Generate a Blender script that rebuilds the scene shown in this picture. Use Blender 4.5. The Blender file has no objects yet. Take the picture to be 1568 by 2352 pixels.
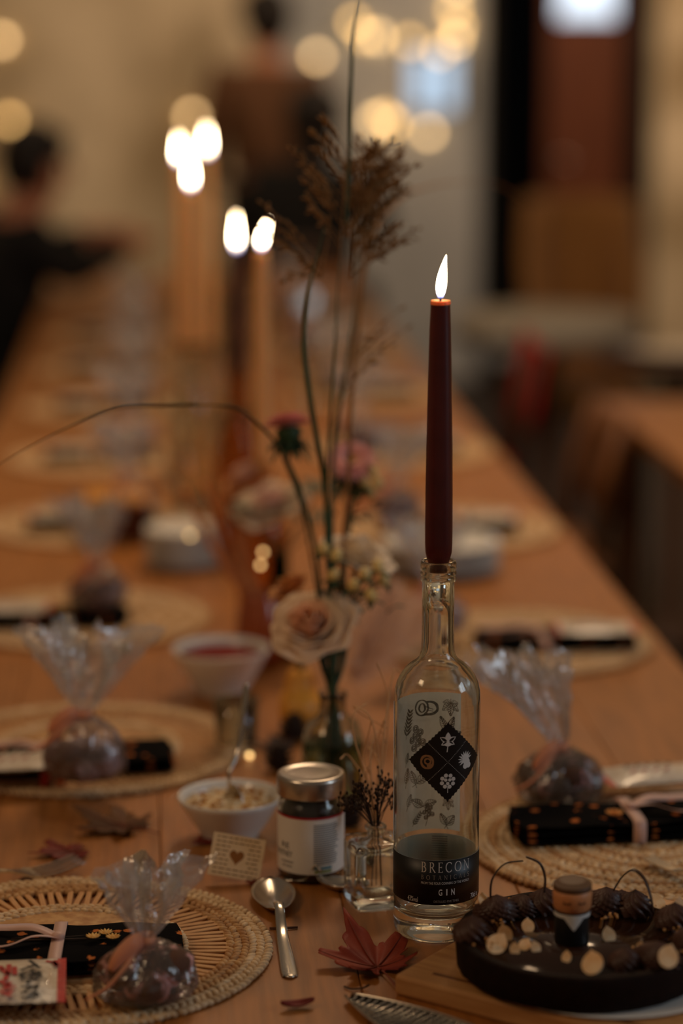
import bpy, bmesh, math, random
from mathutils import Vector, Matrix, noise

random.seed(11)
S = bpy.context.scene
C = S.collection
PI = math.pi

# ------------------------------------------------------------------ camera
TZ = 0.75                                   # height of the table top
F = 85 / 36 * 2352                          # focal length in pixels of the 1568x2352 frame
PITCH, YAW = math.radians(11.0), math.radians(4.5)
FW = Vector((math.sin(YAW) * math.cos(PITCH), math.cos(YAW) * math.cos(PITCH), -math.sin(PITCH)))
RT = Vector((math.cos(YAW), -math.sin(YAW), 0))
UP = RT.cross(FW)
CAM = Vector((0, 0, TZ + 0.774))
cd = bpy.data.cameras.new('camera')
cd.lens, cd.sensor_width = 85, 36
cd.clip_start, cd.clip_end = 0.05, 60
cd.dof.use_dof = True
cd.dof.focus_distance = 2.112
cd.dof.aperture_fstop = 1.8
co = bpy.data.objects.new('camera', cd)
C.objects.link(co)
co.matrix_world = Matrix(((RT.x, UP.x, -FW.x, CAM.x), (RT.y, UP.y, -FW.y, CAM.y), (RT.z, UP.z, -FW.z, CAM.z), (0, 0, 0, 1)))
S.camera = co

# ------------------------------------------------------------------ world, lights, exposure
w = bpy.data.worlds.new('room_ambient')
S.world = w
w.use_nodes = True
bg = w.node_tree.nodes['Background']
bg.inputs[0].default_value = (1.0, 0.74, 0.52, 1)
bg.inputs[1].default_value = 0.092

def area(name, loc, target, size, power, col, sy=None, spread=180):
    l = bpy.data.lights.new(name, 'AREA')
    l.energy, l.color, l.size = power, col, size
    if sy:
        l.shape, l.size_y = 'RECTANGLE', sy
    l.spread = math.radians(spread)
    o = bpy.data.objects.new(name, l)
    C.objects.link(o)
    o.location = loc
    o.rotation_euler = (Vector(target) - Vector(loc)).to_track_quat('-Z', 'Y').to_euler()
    return o

WARM = (1.0, 0.69, 0.42)
area('ceiling_lamp_mid', (0.6, 4.3, 3.1), (0.2, 4.2, 0), 0.9, 35, WARM)
area('ceiling_lamp_far', (-0.6, 8.3, 3.2), (-0.7, 10.6, 1.3), 1.2, 23, (1.0, 0.69, 0.41))
area('added_lamp_door', (2.3, 8.9, 3.2), (2.7, 11.0, 1.5), 0.6, 42, (1.0, 0.72, 0.48))  # added unseen lamp that brightens the wall right of the door
area('ceiling_lamp_near', (-1.5, 1.3, 2.6), (0.2, 2.3, 0.8), 0.5, 8.5, (1.0, 0.66, 0.38))
area('window_daylight', (3.19, 1.25, 2.15), (0.3, 2.4, 0.8), 0.38, 9.5, (0.72, 0.86, 1.0), 1.15)
area('window_daylight_b', (3.19, 0.75, 2.15), (0.3, 2.4, 0.8), 0.38, 9.5, (0.72, 0.86, 1.0), 1.15)

vs = S.view_settings
vs.view_transform = 'Standard'
vs.look = 'None'
vs.gamma = 1
vs.use_curve_mapping = False
vs.exposure = 0.0
S.cycles.use_denoising = True
S.cycles.max_bounces = 11
S.cycles.transparent_max_bounces = 18
S.cycles.transmission_bounces = 11
S.cycles.sample_clamp_indirect = 4.0

# ------------------------------------------------------------------ pixel helpers (unprojection to real places)
def ray(px, py):
    return FW + RT * ((px - 784) / F) + UP * ((1176 - py) / F)

def T(px, py, h=0.0):
    """the point at height h above the table top seen at a pixel of the photograph"""
    r = ray(px, py)
    return CAM + r * ((TZ + h - CAM.z) / r.z)

def V(px, py, z):
    return CAM + ray(px, py) * z

def HGT(G, py):
    """height above G of the point on its vertical seen at row py"""
    q = G - CAM
    a, b, k = q.dot(FW), q.dot(UP), (1176 - py) / F
    return (b - k * a) / (k * FW.z - UP.z)

# ------------------------------------------------------------------ shapes: every function gives (verts, faces)
def lathe(prof, n=40, fn=None):
    vs_, fs, rings = [], [], []
    for r, z in prof:
        if r < 1e-6:
            rings.append([len(vs_)]); vs_.append((0, 0, z))
        else:
            row = []
            for k in range(n):
                a = 2 * PI * k / n
                rr = r * (fn(a, z) if fn else 1)
                row.append(len(vs_)); vs_.append((rr * math.cos(a), rr * math.sin(a), z))
            rings.append(row)
    for A, B in zip(rings, rings[1:]):
        if len(A) == 1 and len(B) == 1:
            continue
        for k in range(n):
            k2 = (k + 1) % n
            if len(A) == 1:
                fs.append((A[0], B[k2], B[k]))
            elif len(B) == 1:
                fs.append((A[k], A[k2], B[0]))
            else:
                fs.append((A[k], A[k2], B[k2], B[k]))
    return vs_, fs

def tube(pts, rad, n=8, caps=True):
    pts = [Vector(p) for p in pts]
    if not hasattr(rad, '__len__'):
        rad = [rad] * len(pts)
    vs_, fs = [], []
    t0 = (pts[1] - pts[0]).normalized()
    nrm = t0.orthogonal().normalized()
    for i, p in enumerate(pts):
        t = (pts[min(i + 1, len(pts) - 1)] - pts[max(i - 1, 0)])
        t = t.normalized() if t.length > 1e-9 else t0
        nrm = (nrm - t * nrm.dot(t))
        nrm = nrm.normalized() if nrm.length > 1e-9 else t.orthogonal().normalized()
        b = t.cross(nrm)
        for k in range(n):
            a = 2 * PI * k / n
            vs_.append(tuple(p + (nrm * math.cos(a) + b * math.sin(a)) * rad[i]))
    for i in range(len(pts) - 1):
        for k in range(n):
            k2 = (k + 1) % n
            fs.append((i * n + k, i * n + k2, (i + 1) * n + k2, (i + 1) * n + k))
    if caps:
        fs.append(tuple(range(n))[::-1])
        fs.append(tuple((len(pts) - 1) * n + k for k in range(n)))
    return vs_, fs

def smooth_path(pts, m=6):
    pts = [Vector(p) for p in pts]
    out = []
    for i in range(len(pts) - 1):
        p0, p1, p2, p3 = pts[max(i - 1, 0)], pts[i], pts[i + 1], pts[min(i + 2, len(pts) - 1)]
        for k in range(m):
            t = k / m
            out.append(0.5 * ((2 * p1) + (p2 - p0) * t + (2 * p0 - 5 * p1 + 4 * p2 - p3) * t * t + (3 * p1 - p0 - 3 * p2 + p3) * t ** 3))
    out.append(pts[-1])
    return out

def sphere(r, nu=14, nv=9, c=(0, 0, 0)):
    rx, ry, rz = r if hasattr(r, '__len__') else (r, r, r)
    prof = [(math.sin(PI * j / nv), -math.cos(PI * j / nv)) for j in range(nv + 1)]
    prof[0], prof[-1] = (0, -1), (0, 1)
    v, f = lathe(prof, nu)
    return [(c[0] + x * rx, c[1] + y * ry, c[2] + z * rz) for x, y, z in v], f

def rbox(sx, sy, sz, bev=0.0, c=(0, 0, 0), seg=2):
    bm = bmesh.new()
    bmesh.ops.create_cube(bm, size=1)
    for v in bm.verts:
        v.co = Vector((v.co.x * sx, v.co.y * sy, v.co.z * sz))
    if bev > 0:
        bmesh.ops.bevel(bm, geom=list(bm.edges) + list(bm.verts), offset=bev, segments=seg, affect='EDGES', profile=0.5)
    bm.verts.index_update()
    vs_ = [(v.co.x + c[0], v.co.y + c[1], v.co.z + c[2]) for v in bm.verts]
    fs = [tuple(v.index for v in f.verts) for f in bm.faces]
    bm.free()
    return vs_, fs

def strip(pts, sides, width, thick=0.0006):
    """a flat ribbon along pts; sides = one side vector or one for each point"""
    pts = [Vector(p) for p in pts]
    n = len(pts)
    if not isinstance(sides, list):
        sides = [Vector(sides)] * n
    if not hasattr(width, '__len__'):
        width = [width] * n
    vs_, fs = [], []
    for i, p in enumerate(pts):
        t = (pts[min(i + 1, n - 1)] - pts[max(i - 1, 0)]).normalized()
        s = Vector(sides[i]); s = (s - t * s.dot(t)).normalized()
        u = s.cross(t)
        for a, b in ((-1, -1), (1, -1), (1, 1), (-1, 1)):
            vs_.append(tuple(p + s * (a * width[i] / 2) + u * (b * thick / 2)))
    for i in range(n - 1):
        for k in range(4):
            k2 = (k + 1) % 4
            fs.append((i * 4 + k, i * 4 + k2, (i + 1) * 4 + k2, (i + 1) * 4 + k))
    fs.append((3, 2, 1, 0)); b = (n - 1) * 4
    fs.append((b, b + 1, b + 2, b + 3))
    return vs_, fs

def prism(poly, z0, z1):
    """an outline in x, y given real thickness"""
    n = len(poly)
    vs_ = [(x, y, z0) for x, y in poly] + [(x, y, z1) for x, y in poly]
    fs = [tuple(range(n))[::-1], tuple(range(n, 2 * n))]
    for k in range(n):
        k2 = (k + 1) % n
        fs.append((k, k2, n + k2, n + k))
    return vs_, fs

def grid(fn, nu, nv, thick=0.0):
    """fn(u, v) -> point, u and v in 0..1; thick > 0 closes it into a shell"""
    P = [[Vector(fn(i / nu, j / nv)) for i in range(nu + 1)] for j in range(nv + 1)]
    vs_ = [tuple(p) for row in P for p in row]
    W = nu + 1
    fs = [(j * W + i, j * W + i + 1, (j + 1) * W + i + 1, (j + 1) * W + i) for j in range(nv) for i in range(nu)]
    if thick > 0:
        o = len(vs_)
        for j in range(nv + 1):
            for i in range(nu + 1):
                du = P[j][min(i + 1, nu)] - P[j][max(i - 1, 0)]
                dv = P[min(j + 1, nv)][i] - P[max(j - 1, 0)][i]
                nn = du.cross(dv)
                nn = nn.normalized() if nn.length > 1e-12 else Vector((0, 0, 1))
                vs_.append(tuple(P[j][i] - nn * thick))
        fs += [tuple(o + k for k in f[::-1]) for f in fs]
        edge = [i for i in range(W)] + [j * W + nu for j in range(1, nv + 1)] + [nv * W + i for i in range(nu - 1, -1, -1)] + [j * W for j in range(nv - 1, 0, -1)]
        for k in range(len(edge)):
            a, b = edge[k], edge[(k + 1) % len(edge)]
            fs.append((a, o + a, o + b, b))
    return vs_, fs

def xf(vf, M):
    return [tuple(M @ Vector(v)) for v in vf[0]], vf[1]

def off(vf, x=0, y=0, z=0):
    return [(a + x, b + y, c + z) for a, b, c in vf[0]], vf[1]

def join(*vfs):
    vs_, fs = [], []
    for v, f in vfs:
        o = len(vs_)
        vs_ += v
        fs += [tuple(k + o for k in q) for q in f]
    return vs_, fs

def RZ(a): return Matrix.Rotation(a, 4, 'Z')
def RX(a): return Matrix.Rotation(a, 4, 'X')
def RY(a): return Matrix.Rotation(a, 4, 'Y')
def TR(x, y=None, z=None):
    return Matrix.Translation(Vector(x) if y is None else Vector((x, y, z)))
def SC(x, y, z): return Matrix.Diagonal((x, y, z, 1))

# ------------------------------------------------------------------ objects
def obj(name, vf, m, parent=None, smooth=True, kind=None, label=None, loc=None):
    if isinstance(vf, bpy.types.Mesh):
        me = vf
    else:
        me = bpy.data.meshes.new(name)
        me.from_pydata([tuple(v) for v in vf[0]], [], vf[1])
        me.validate()
        if smooth:
            me.polygons.foreach_set('use_smooth', [True] * len(me.polygons))
        me.materials.append(m)
        me.update()
    o = bpy.data.objects.new(name, me)
    C.objects.link(o)
    if parent:
        o.parent = parent
    if kind:
        o['kind'] = kind
    if label:
        o['label'] = label
    if loc is not None:
        o.location = loc
    return o

def sharp(o, deg=35):
    o.data.set_sharp_from_angle(angle=math.radians(deg))
    return o

def tag(o, label, cat, group=None):
    o['label'], o['category'] = label, cat
    if group:
        o['group'] = group
    return o

def thing(name, label, cat, loc=(0, 0, 0), rz=0.0, group=None):
    o = bpy.data.objects.new(name, None)
    o.empty_display_size = 0.02
    C.objects.link(o)
    o.location = loc
    o.rotation_euler = (0, 0, rz)
    return tag(o, label, cat, group)

def copy_tree(o, parent=None):
    c = o.copy()
    C.objects.link(c)
    c.parent = parent
    for ch in o.children:
        copy_tree(ch, c)
    return c

def dup(root, loc, rz, label, group=None, scale=1.0):
    r = copy_tree(root)
    r.location, r.rotation_euler = loc, (0, 0, rz)
    r.scale = (scale,) * 3
    r['label'] = label
    if group:
        r['group'] = group
    return r

# ------------------------------------------------------------------ materials
def lin(c):
    return tuple(((x / 255) / 12.92 if x <= 10 else ((x / 255 + 0.055) / 1.055) ** 2.4) for x in c) + (1.0,)

MATS = {}
def M(name, col, rough=0.5, metal=0.0, col2=None, scale=20.0, stretch=(1, 1, 1), bump=0.0, detail=4.0, contrast=(0.35, 0.65),
      trans=0.0, ior=1.45, sss=0.0, sssr=(0.01, 0.004, 0.002), sheen=0.0, coat=0.0, spec=0.5, emit=0.0, kind='noise', translucent=0.0):
    if name in MATS:
        return MATS[name]
    m = bpy.data.materials.new(name)
    m.use_nodes = True
    nt = m.node_tree
    N, L = nt.nodes, nt.links
    p = N['Principled BSDF']
    p.inputs['Base Color'].default_value = lin(col)
    p.inputs['Roughness'].default_value = rough
    p.inputs['Metallic'].default_value = metal
    p.inputs['IOR'].default_value = ior
    p.inputs['Transmission Weight'].default_value = trans
    p.inputs['Specular IOR Level'].default_value = spec
    p.inputs['Sheen Weight'].default_value = sheen
    p.inputs['Coat Weight'].default_value = coat
    if sss:
        p.inputs['Subsurface Weight'].default_value = sss
        p.inputs['Subsurface Radius'].default_value = sssr
        p.inputs['Subsurface Scale'].default_value = 1.0
    if emit:
        p.inputs['Emission Color'].default_value = lin(col)
        p.inputs['Emission Strength'].default_value = emit
    if col2 is not None or bump:
        tc = N.new('ShaderNodeTexCoord'); mp = N.new('ShaderNodeMapping')
        mp.inputs['Scale'].default_value = stretch
        L.new(tc.outputs['Object'], mp.inputs[0])
        if kind == 'voronoi':
            t = N.new('ShaderNodeTexVoronoi'); t.inputs['Scale'].default_value = scale
            outv = t.outputs['Distance']
        elif kind == 'wave':
            t = N.new('ShaderNodeTexWave'); t.inputs['Scale'].default_value = scale
            t.inputs['Distortion'].default_value = 3; t.inputs['Detail'].default_value = detail
            outv = t.outputs['Fac']
        else:
            t = N.new('ShaderNodeTexNoise'); t.inputs['Scale'].default_value = scale
            t.inputs['Detail'].default_value = detail
            outv = t.outputs['Fac']
        L.new(mp.outputs[0], t.inputs['Vector'])
        if col2 is not None:
            cr = N.new('ShaderNodeValToRGB')
            cr.color_ramp.elements[0].position, cr.color_ramp.elements[1].position = contrast
            cr.color_ramp.elements[0].color, cr.color_ramp.elements[1].color = lin(col), lin(col2)
            L.new(outv, cr.inputs[0]); L.new(cr.outputs[0], p.inputs['Base Color'])
        if bump:
            b = N.new('ShaderNodeBump'); b.inputs['Strength'].default_value = bump
            b.inputs['Distance'].default_value = 0.002
            L.new(outv, b.inputs['Height']); L.new(b.outputs[0], p.inputs['Normal'])
    if translucent:
        tr = N.new('ShaderNodeBsdfTranslucent'); mx = N.new('ShaderNodeMixShader')
        tr.inputs[0].default_value = lin(col)
        mx.inputs[0].default_value = translucent
        L.new(p.outputs[0], mx.inputs[1]); L.new(tr.outputs[0], mx.inputs[2])
        L.new(mx.outputs[0], N['Material Output'].inputs[0])
    MATS[name] = m
    return m

def emission(name, col, strength):
    m = bpy.data.materials.new(name)
    m.use_nodes = True
    N, L = m.node_tree.nodes, m.node_tree.links
    N.remove(N['Principled BSDF'])
    e = N.new('ShaderNodeEmission')
    e.inputs[0].default_value, e.inputs[1].default_value = col + (1,) if len(col) == 3 else col, strength
    L.new(e.outputs[0], N['Material Output'].inputs[0])
    return m

def film(name, haze=0.22, tint=(235, 228, 222), lo=0.16):
    """thin clear cellophane: mostly see-through, sharp glints, a little milky"""
    m = bpy.data.materials.new(name)
    m.use_nodes = True
    N, L = m.node_tree.nodes, m.node_tree.links
    N.remove(N['Principled BSDF'])
    tr, gl, df = N.new('ShaderNodeBsdfTransparent'), N.new('ShaderNodeBsdfGlossy'), N.new('ShaderNodeBsdfDiffuse')
    gl.inputs['Roughness'].default_value = 0.17
    df.inputs[0].default_value = lin(tint)
    lw = N.new('ShaderNodeLayerWeight'); lw.inputs[0].default_value = 0.35
    mr = N.new('ShaderNodeMapRange')
    mr.inputs[3].default_value, mr.inputs[4].default_value = lo, 0.85
    L.new(lw.outputs['Fresnel'], mr.inputs[0])
    a, b = N.new('ShaderNodeMixShader'), N.new('ShaderNodeMixShader')
    a.inputs[0].default_value = haze
    L.new(tr.outputs[0], a.inputs[1]); L.new(df.outputs[0], a.inputs[2])
    tc = N.new('ShaderNodeTexCoord'); nz = N.new('ShaderNodeTexNoise'); bp_ = N.new('ShaderNodeBump')
    nz.inputs['Scale'].default_value = 70; nz.inputs['Detail'].default_value = 2
    mpf = N.new('ShaderNodeMapping'); mpf.inputs['Scale'].default_value = (1.6, 1.6, 0.35)
    bp_.inputs['Strength'].default_value = 0.9; bp_.inputs['Distance'].default_value = 0.004
    L.new(tc.outputs['Object'], mpf.inputs[0]); L.new(mpf.outputs[0], nz.inputs['Vector']); L.new(nz.outputs['Fac'], bp_.inputs['Height'])
    L.new(bp_.outputs[0], gl.inputs['Normal']); L.new(bp_.outputs[0], lw.inputs['Normal'])
    L.new(mr.outputs[0], b.inputs[0]); L.new(a.outputs[0], b.inputs[1]); L.new(gl.outputs[0], b.inputs[2])
    L.new(b.outputs[0], N['Material Output'].inputs[0])
    return m

def glass(name, col=(250, 252, 250), ior=1.46, rough=0.0, clear=0.06):
    m = bpy.data.materials.new(name)
    m.use_nodes = True
    N, L = m.node_tree.nodes, m.node_tree.links
    N.remove(N['Principled BSDF'])
    g = N.new('ShaderNodeBsdfGlass')
    g.inputs['Color'].default_value = lin(col)
    g.inputs['IOR'].default_value = ior
    g.inputs['Roughness'].default_value = rough
    tr = N.new('ShaderNodeBsdfTransparent')
    tr.inputs[0].default_value = lin(col)
    mx = N.new('ShaderNodeMixShader')
    mx.inputs[0].default_value = clear
    L.new(g.outputs[0], mx.inputs[1]); L.new(tr.outputs[0], mx.inputs[2])
    L.new(mx.outputs[0], N['Material Output'].inputs[0])
    return m

WOOD = M('table_oak', (146, 91, 38), 0.42, col2=(170, 108, 49), scale=9, stretch=(14, 0.9, 14), bump=0.12, detail=6)
WOOD_D = M('dark_wood', (58, 34, 20), 0.5, col2=(84, 50, 28), scale=9, stretch=(10, 1, 10), bump=0.1)
WOOD_C = M('chair_wood', (104, 62, 30), 0.5, col2=(132, 82, 42), scale=9, stretch=(10, 10, 1), bump=0.1)
BOARD = M('board_wood', (182, 128, 74), 0.5, col2=(206, 154, 98), scale=7, stretch=(2, 16, 16), bump=0.1)
GLASS = glass('clear_glass')
GLASS_G = glass('stem_water_glass', (236, 246, 236))
AMBER = glass('amber_glass', (244, 222, 190), clear=0.35)
FILM = film('cellophane')
FILM_P = film('cellophane_pouch', 0.05, lo=0.06)
STEEL = M('cutlery_steel', (206, 198, 186), 0.22, 1.0)
LIDM = M('lid_metal', (190, 182, 172), 0.3, 1.0)
WHITE = M('white_ceramic', (226, 222, 214), 0.22, coat=0.3)
PAPER = M('label_paper', (236, 240, 248), 0.7, translucent=0.45)
BLACKP = M('black_print', (8, 8, 9), 0.42)
INK = M('grey_ink', (88, 82, 74), 0.7, translucent=0.3)
SILVERP = M('silver_print', (212, 208, 202), 0.4)
COPPERP = M('copper_print', (150, 112, 78), 0.45)
GREEN = M('stem_green', (46, 70, 34), 0.55, col2=(66, 92, 44), scale=60)
GREEN_D = M('leaf_green', (28, 48, 26), 0.6, col2=(46, 70, 34), scale=50)
STRAW = M('straw', (168, 118, 70), 0.7, col2=(206, 164, 112), scale=90, bump=0.3)
STRAW_P = M('pale_straw', (196, 160, 116), 0.7, col2=(230, 202, 162), scale=90, bump=0.3)
SPOKE = M('straw_spoke', (188, 132, 78), 0.6, col2=(214, 164, 108), scale=40, stretch=(1, 8, 8))
PINKR = M('pink_ribbon', (232, 190, 172), 0.45, sheen=0.4, translucent=0.25)
PEACHR = M('peach_ribbon', (248, 184, 142), 0.45, sheen=0.4, translucent=0.45)
CHOC = M('chocolate', (44, 24, 14), 0.42, col2=(58, 33, 20), scale=60, bump=0.15)
CHOC_S = M('chocolate_shell', (22, 11, 6), 0.8, spec=.15, col2=(30, 15, 8), scale=120, bump=0.3)
GANACHE = M('ganache', (52, 29, 15), 0.13, coat=0.6)
NUT = M('hazelnut', (226, 176, 120), 0.5, col2=(240, 208, 164), scale=70)
BISC = M('biscuit', (74, 44, 26), 0.8, col2=(206, 150, 150), scale=70, contrast=(0.56, 0.7), bump=0.6)
# ================================================================== the setting
PLASTER = M('cream_plaster', (164, 144, 112), 0.9, col2=(234, 216, 186), scale=2.2, bump=0.2, detail=6)
PLASTER_G = M('grey_plaster', (168, 172, 176), 0.9, col2=(190, 192, 194), scale=2.0, bump=0.2)
FLOORM = M('floor_boards', (20, 12, 8), 0.6, col2=(30, 18, 12), scale=5, stretch=(8, 0.6, 8), bump=0.1)
DARKM = M('dark_opening', (12, 9, 7), 0.9)
DOORM = M('door_wood', (86, 40, 15), 0.55, col2=(108, 54, 22), scale=6, stretch=(8, 8, 0.7), bump=0.1)
SKYPANE = emission('daylight_pane', (0.62, 0.80, 1.0), 0.95)

def struct(name, vf, m, parent=None, smooth=False):
    o = obj(name, vf, m, parent, smooth)
    if parent is None:
        o['kind'] = 'structure'
    return o

XL, XR, YB, YF, ZC = -3.4, 3.2, 11.0, -1.6, 3.7
struct('floor', rbox(XR - XL, YB - YF + 0.6, 0.1, c=((XL + XR) / 2, (YB + YF) / 2 + 0.3, -0.05)), FLOORM)
struct('wall_left', rbox(0.15, YB - YF, ZC, c=(XL - 0.075, (YB + YF) / 2, ZC / 2)), PLASTER)
# right wall with the opening of window_2 (the daylight lamps stand in it)
wy0, wy1, wz0, wz1 = 0.5, 1.5, 1.5, 2.8
wr = struct('wall_right', join(
    rbox(0.15, wy0 - YF, ZC, c=(XR + 0.075, (wy0 + YF) / 2, ZC / 2)),
    rbox(0.15, YB - wy1, ZC, c=(XR + 0.075, (wy1 + YB) / 2, ZC / 2)),
    rbox(0.15, wy1 - wy0, wz0, c=(XR + 0.075, (wy0 + wy1) / 2, wz0 / 2)),
    rbox(0.15, wy1 - wy0, ZC - wz1, c=(XR + 0.075, (wy0 + wy1) / 2, (ZC + wz1) / 2))), PLASTER)
# far wall: pieces around the doorway and the small window
dx0, dx1, dz = 1.50, 2.28, 2.15
px0, px1, pz0, pz1 = 1.16, 1.42, 1.20, 1.50
struct('wall_back', join(
    rbox(0.55 - XL, 0.2, ZC, c=((0.55 + XL) / 2, YB + 0.1, ZC / 2)),
    rbox(XR - dx1, 0.2, ZC, c=((XR + dx1) / 2, YB + 0.1, ZC / 2)),
    rbox(dx1 - dx0, 0.2, ZC - dz, c=((dx0 + dx1) / 2, YB + 0.1, (ZC + dz) / 2))), PLASTER)
struct('wall_back_bay', join(
    rbox(px0 - 0.55, 0.2, ZC, c=((0.55 + px0) / 2, YB + 0.1, ZC / 2)),
    rbox(dx0 - px1, 0.2, ZC, c=((px1 + dx0) / 2, YB + 0.1, ZC / 2)),
    rbox(px1 - px0, 0.2, pz0, c=((px0 + px1) / 2, YB + 0.1, pz0 / 2)),
    rbox(px1 - px0, 0.2, ZC - pz1, c=((px0 + px1) / 2, YB + 0.1, (ZC + pz1) / 2))), PLASTER_G)
w1 = struct('window_1', rbox(px1 - px0, 0.02, pz1 - pz0, c=((px0 + px1) / 2, YB + 0.12, (pz0 + pz1) / 2)), SKYPANE)
wf = M('window_frame_paint', (150, 146, 138), 0.5)
for a in (px0 + 0.012, px1 - 0.012, (px0 + px1) / 2):
    obj('window_frame', rbox(0.024, 0.05, pz1 - pz0, 0.003, (a, YB + 0.08, (pz0 + pz1) / 2)), wf, w1, False)
for a in (pz0 + 0.012, pz1 - 0.012):
    obj('window_frame', rbox(px1 - px0, 0.05, 0.024, 0.003, ((px0 + px1) / 2, YB + 0.08, a)), wf, w1, False)
# passage behind the doorway, dark inside, with the half-open brown door
struct('wall_passage', join(rbox(1.4, 0.1, 2.6, c=(1.9, YB + 1.3, 1.3)), rbox(0.1, 1.1, 2.6, c=(1.25, YB + 0.75, 1.3)),
                            rbox(0.1, 1.1, 2.6, c=(2.55, YB + 0.75, 1.3)), rbox(1.4, 1.1, 0.1, c=(1.9, YB + 0.75, 2.55))), DARKM)
struct('trim_1', join(rbox(0.07, 0.24, dz, 0.004, (dx1 - 0.035, YB + 0.08, dz / 2)), rbox(0.05, 0.24, dz, 0.004, (dx0 + 0.025, YB + 0.08, dz / 2)),
                      rbox(dx1 - dx0, 0.24, 0.07, 0.004, ((dx0 + dx1) / 2, YB + 0.08, dz - 0.035))), DARKM)
dr = bpy.data.objects.new('door_1', None); C.objects.link(dr); dr['kind'] = 'structure'
dr.location = (1.99, YB + 0.10, 0)
obj('door_panel', rbox(0.36, 0.045, 1.6, 0.004, (0, 0, 0.82)), DOORM, dr, False)
obj('stile', rbox(0.05, 0.045, 0.5, 0.004, (-0.155, 0, 1.87)), DOORM, dr, False)
obj('stile', rbox(0.05, 0.045, 0.5, 0.004, (0.155, 0, 1.87)), DOORM, dr, False)
obj('door_pane', rbox(0.26, 0.012, 0.44, 0.0, (0, 0, 1.85)), emission('door_daylight', (0.78, 0.88, 1.0), 1.5), dr, False, label='bright daylight in the door window')
obj('door_handle', join(tube([(-0.13, -0.03, 1.0), (-0.13, -0.07, 1.0), (-0.05, -0.07, 1.0)], 0.009)), STEEL, dr)
# window_2 in the right wall: frame and mullion around the daylight
w2 = bpy.data.objects.new('window_2', None); C.objects.link(w2); w2['kind'] = 'structure'
w2.location = (XR + 0.09, 1.0, 0)
for y in (wy0, 1.0, wy1):
    obj('window_frame', rbox(0.08, 0.06, wz1 - wz0, 0.004, (0, y - 1.0, (wz0 + wz1) / 2)), wf, w2, False)
for z in (wz0, wz1):
    obj('window_frame', rbox(0.08, wy1 - wy0, 0.06, 0.004, (0, 0, z)), wf, w2, False)

# ================================================================== the long table
TX0, TX1, TY0, TY1 = -0.33, 0.662, 1.15, 8.3
tb = thing('banquet_table', 'long honey-coloured plank table laid for a banquet', 'table', ((TX0 + TX1) / 2, (TY0 + TY1) / 2, 0))
NPL = 6
pw = (TX1 - TX0) / NPL
for k in range(NPL):
    obj('plank', rbox(pw - 0.0007, TY1 - TY0, 0.035, 0.0012, (0, 0, 0)), WOOD, tb, False, loc=(TX0 + pw * (k + 0.5) - (TX0 + TX1) / 2, 0, TZ - 0.0175 - 0.0002 * (k % 2)))
for sx in (-1, 1):
    obj('apron', rbox(0.022, TY1 - TY0 - 0.3, 0.09, 0.002, (sx * 0.42, 0, TZ - 0.081)), WOOD_C, tb, False)
    for y in (-3.3, -1.1, 1.1, 3.3):
        obj('leg', rbox(0.07, 0.07, TZ - 0.036, 0.004, (sx * 0.40, y, (TZ - 0.036) / 2)), WOOD_C, tb, False)
# ================================================================== the gin bottle
G = T(1000, 2135)
PHI = math.atan2(-G.y, -G.x)                     # towards the camera
FR = PHI + math.radians(14.5)                    # middle of the front labels
TOW = Vector((math.cos(PHI), math.sin(PHI), 0)) * .0375
Gf, Gb = G + TOW, G - TOW               # nearest and farthest line of the body
bt = thing('gin_bottle', 'clear glass gin bottle with black labels holding the lit burgundy candle', 'bottle', G)
BR_ = 0.0375
prof = [(0, .0045), (.020, .0035), (.031, .0), (.035, .0012), (.0370, .005), (BR_, .010), (BR_, .11), (BR_, .2135), (.0371, .2205), (.0355, .2275), (.0325, .234),
        (.0282, .240), (.0230, .2445), (.0185, .2475), (.0158, .251), (.0146, .256), (.0141, .264), (.0140, .29), (.0140, .3165), (.0153, .318), (.0156, .3195),
        (.0153, .3212), (.0148, .322), (.0154, .3232), (.0157, .3247), (.0153, .3262), (.0150, .327), (.0155, .3278), (.0156, .3300), (.0155, .3338), (.0148, .3352),
        (.0126, .3352), (.0118, .3335), (.0112, .3300), (.0110, .30), (.0112, .264), (.0117, .2565), (.0132, .2512), (.0165, .2462), (.0220, .2420), (.0270, .2370),
        (.0312, .231), (.0338, .2245), (.0350, .217), (.0353, .21), (.0353, .11), (.0353, .033), (.0345, .0275), (.0315, .0225), (.025, .0195), (.012, .0205), (0, .0215)]
obj('glass_body', lathe(prof, 72), GLASS, bt)

def cyl(s, h, r, ang0):
    a = ang0 + s / BR_
    return (r * math.cos(a), r * math.sin(a), h)

def wrap(vf, r, ang0=None):
    """flat print (x along the bottle, y up) laid on the bottle"""
    ang0 = FR if ang0 is None else ang0
    return [cyl(x, y, r + z, ang0) for x, y, z in vf[0]], vf[1]

# --- band label all the way round: black outside, grey paper inside
H0, H1 = 0.0366, 0.0773
def band(r0, r1, a0, a1, n=72):
    v, f = [], []
    for k in range(n + 1):
        a = a0 + (a1 - a0) * k / n
        for r, z in ((r0, H0), (r1, H0), (r1, H1), (r0, H1)):
            v.append((r * math.cos(a), r * math.sin(a), z))
    for k in range(n):
        for q in range(4):
            q2 = (q + 1) % 4
            f.append((k * 4 + q, (k + 1) * 4 + q, (k + 1) * 4 + q2, k * 4 + q2))
    return v, f
obj('label_backing', band(BR_ + .00005, BR_ + .00020, 0, 2 * PI), M('label_reverse', (236, 230, 220), 0.7), bt, label='pale reverse of the band label seen through the glass')
bl = obj('band_label', band(BR_ + .00024, BR_ + .00040, 0, 2 * PI), BLACKP, bt, label='black band label with silver lettering')

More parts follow.
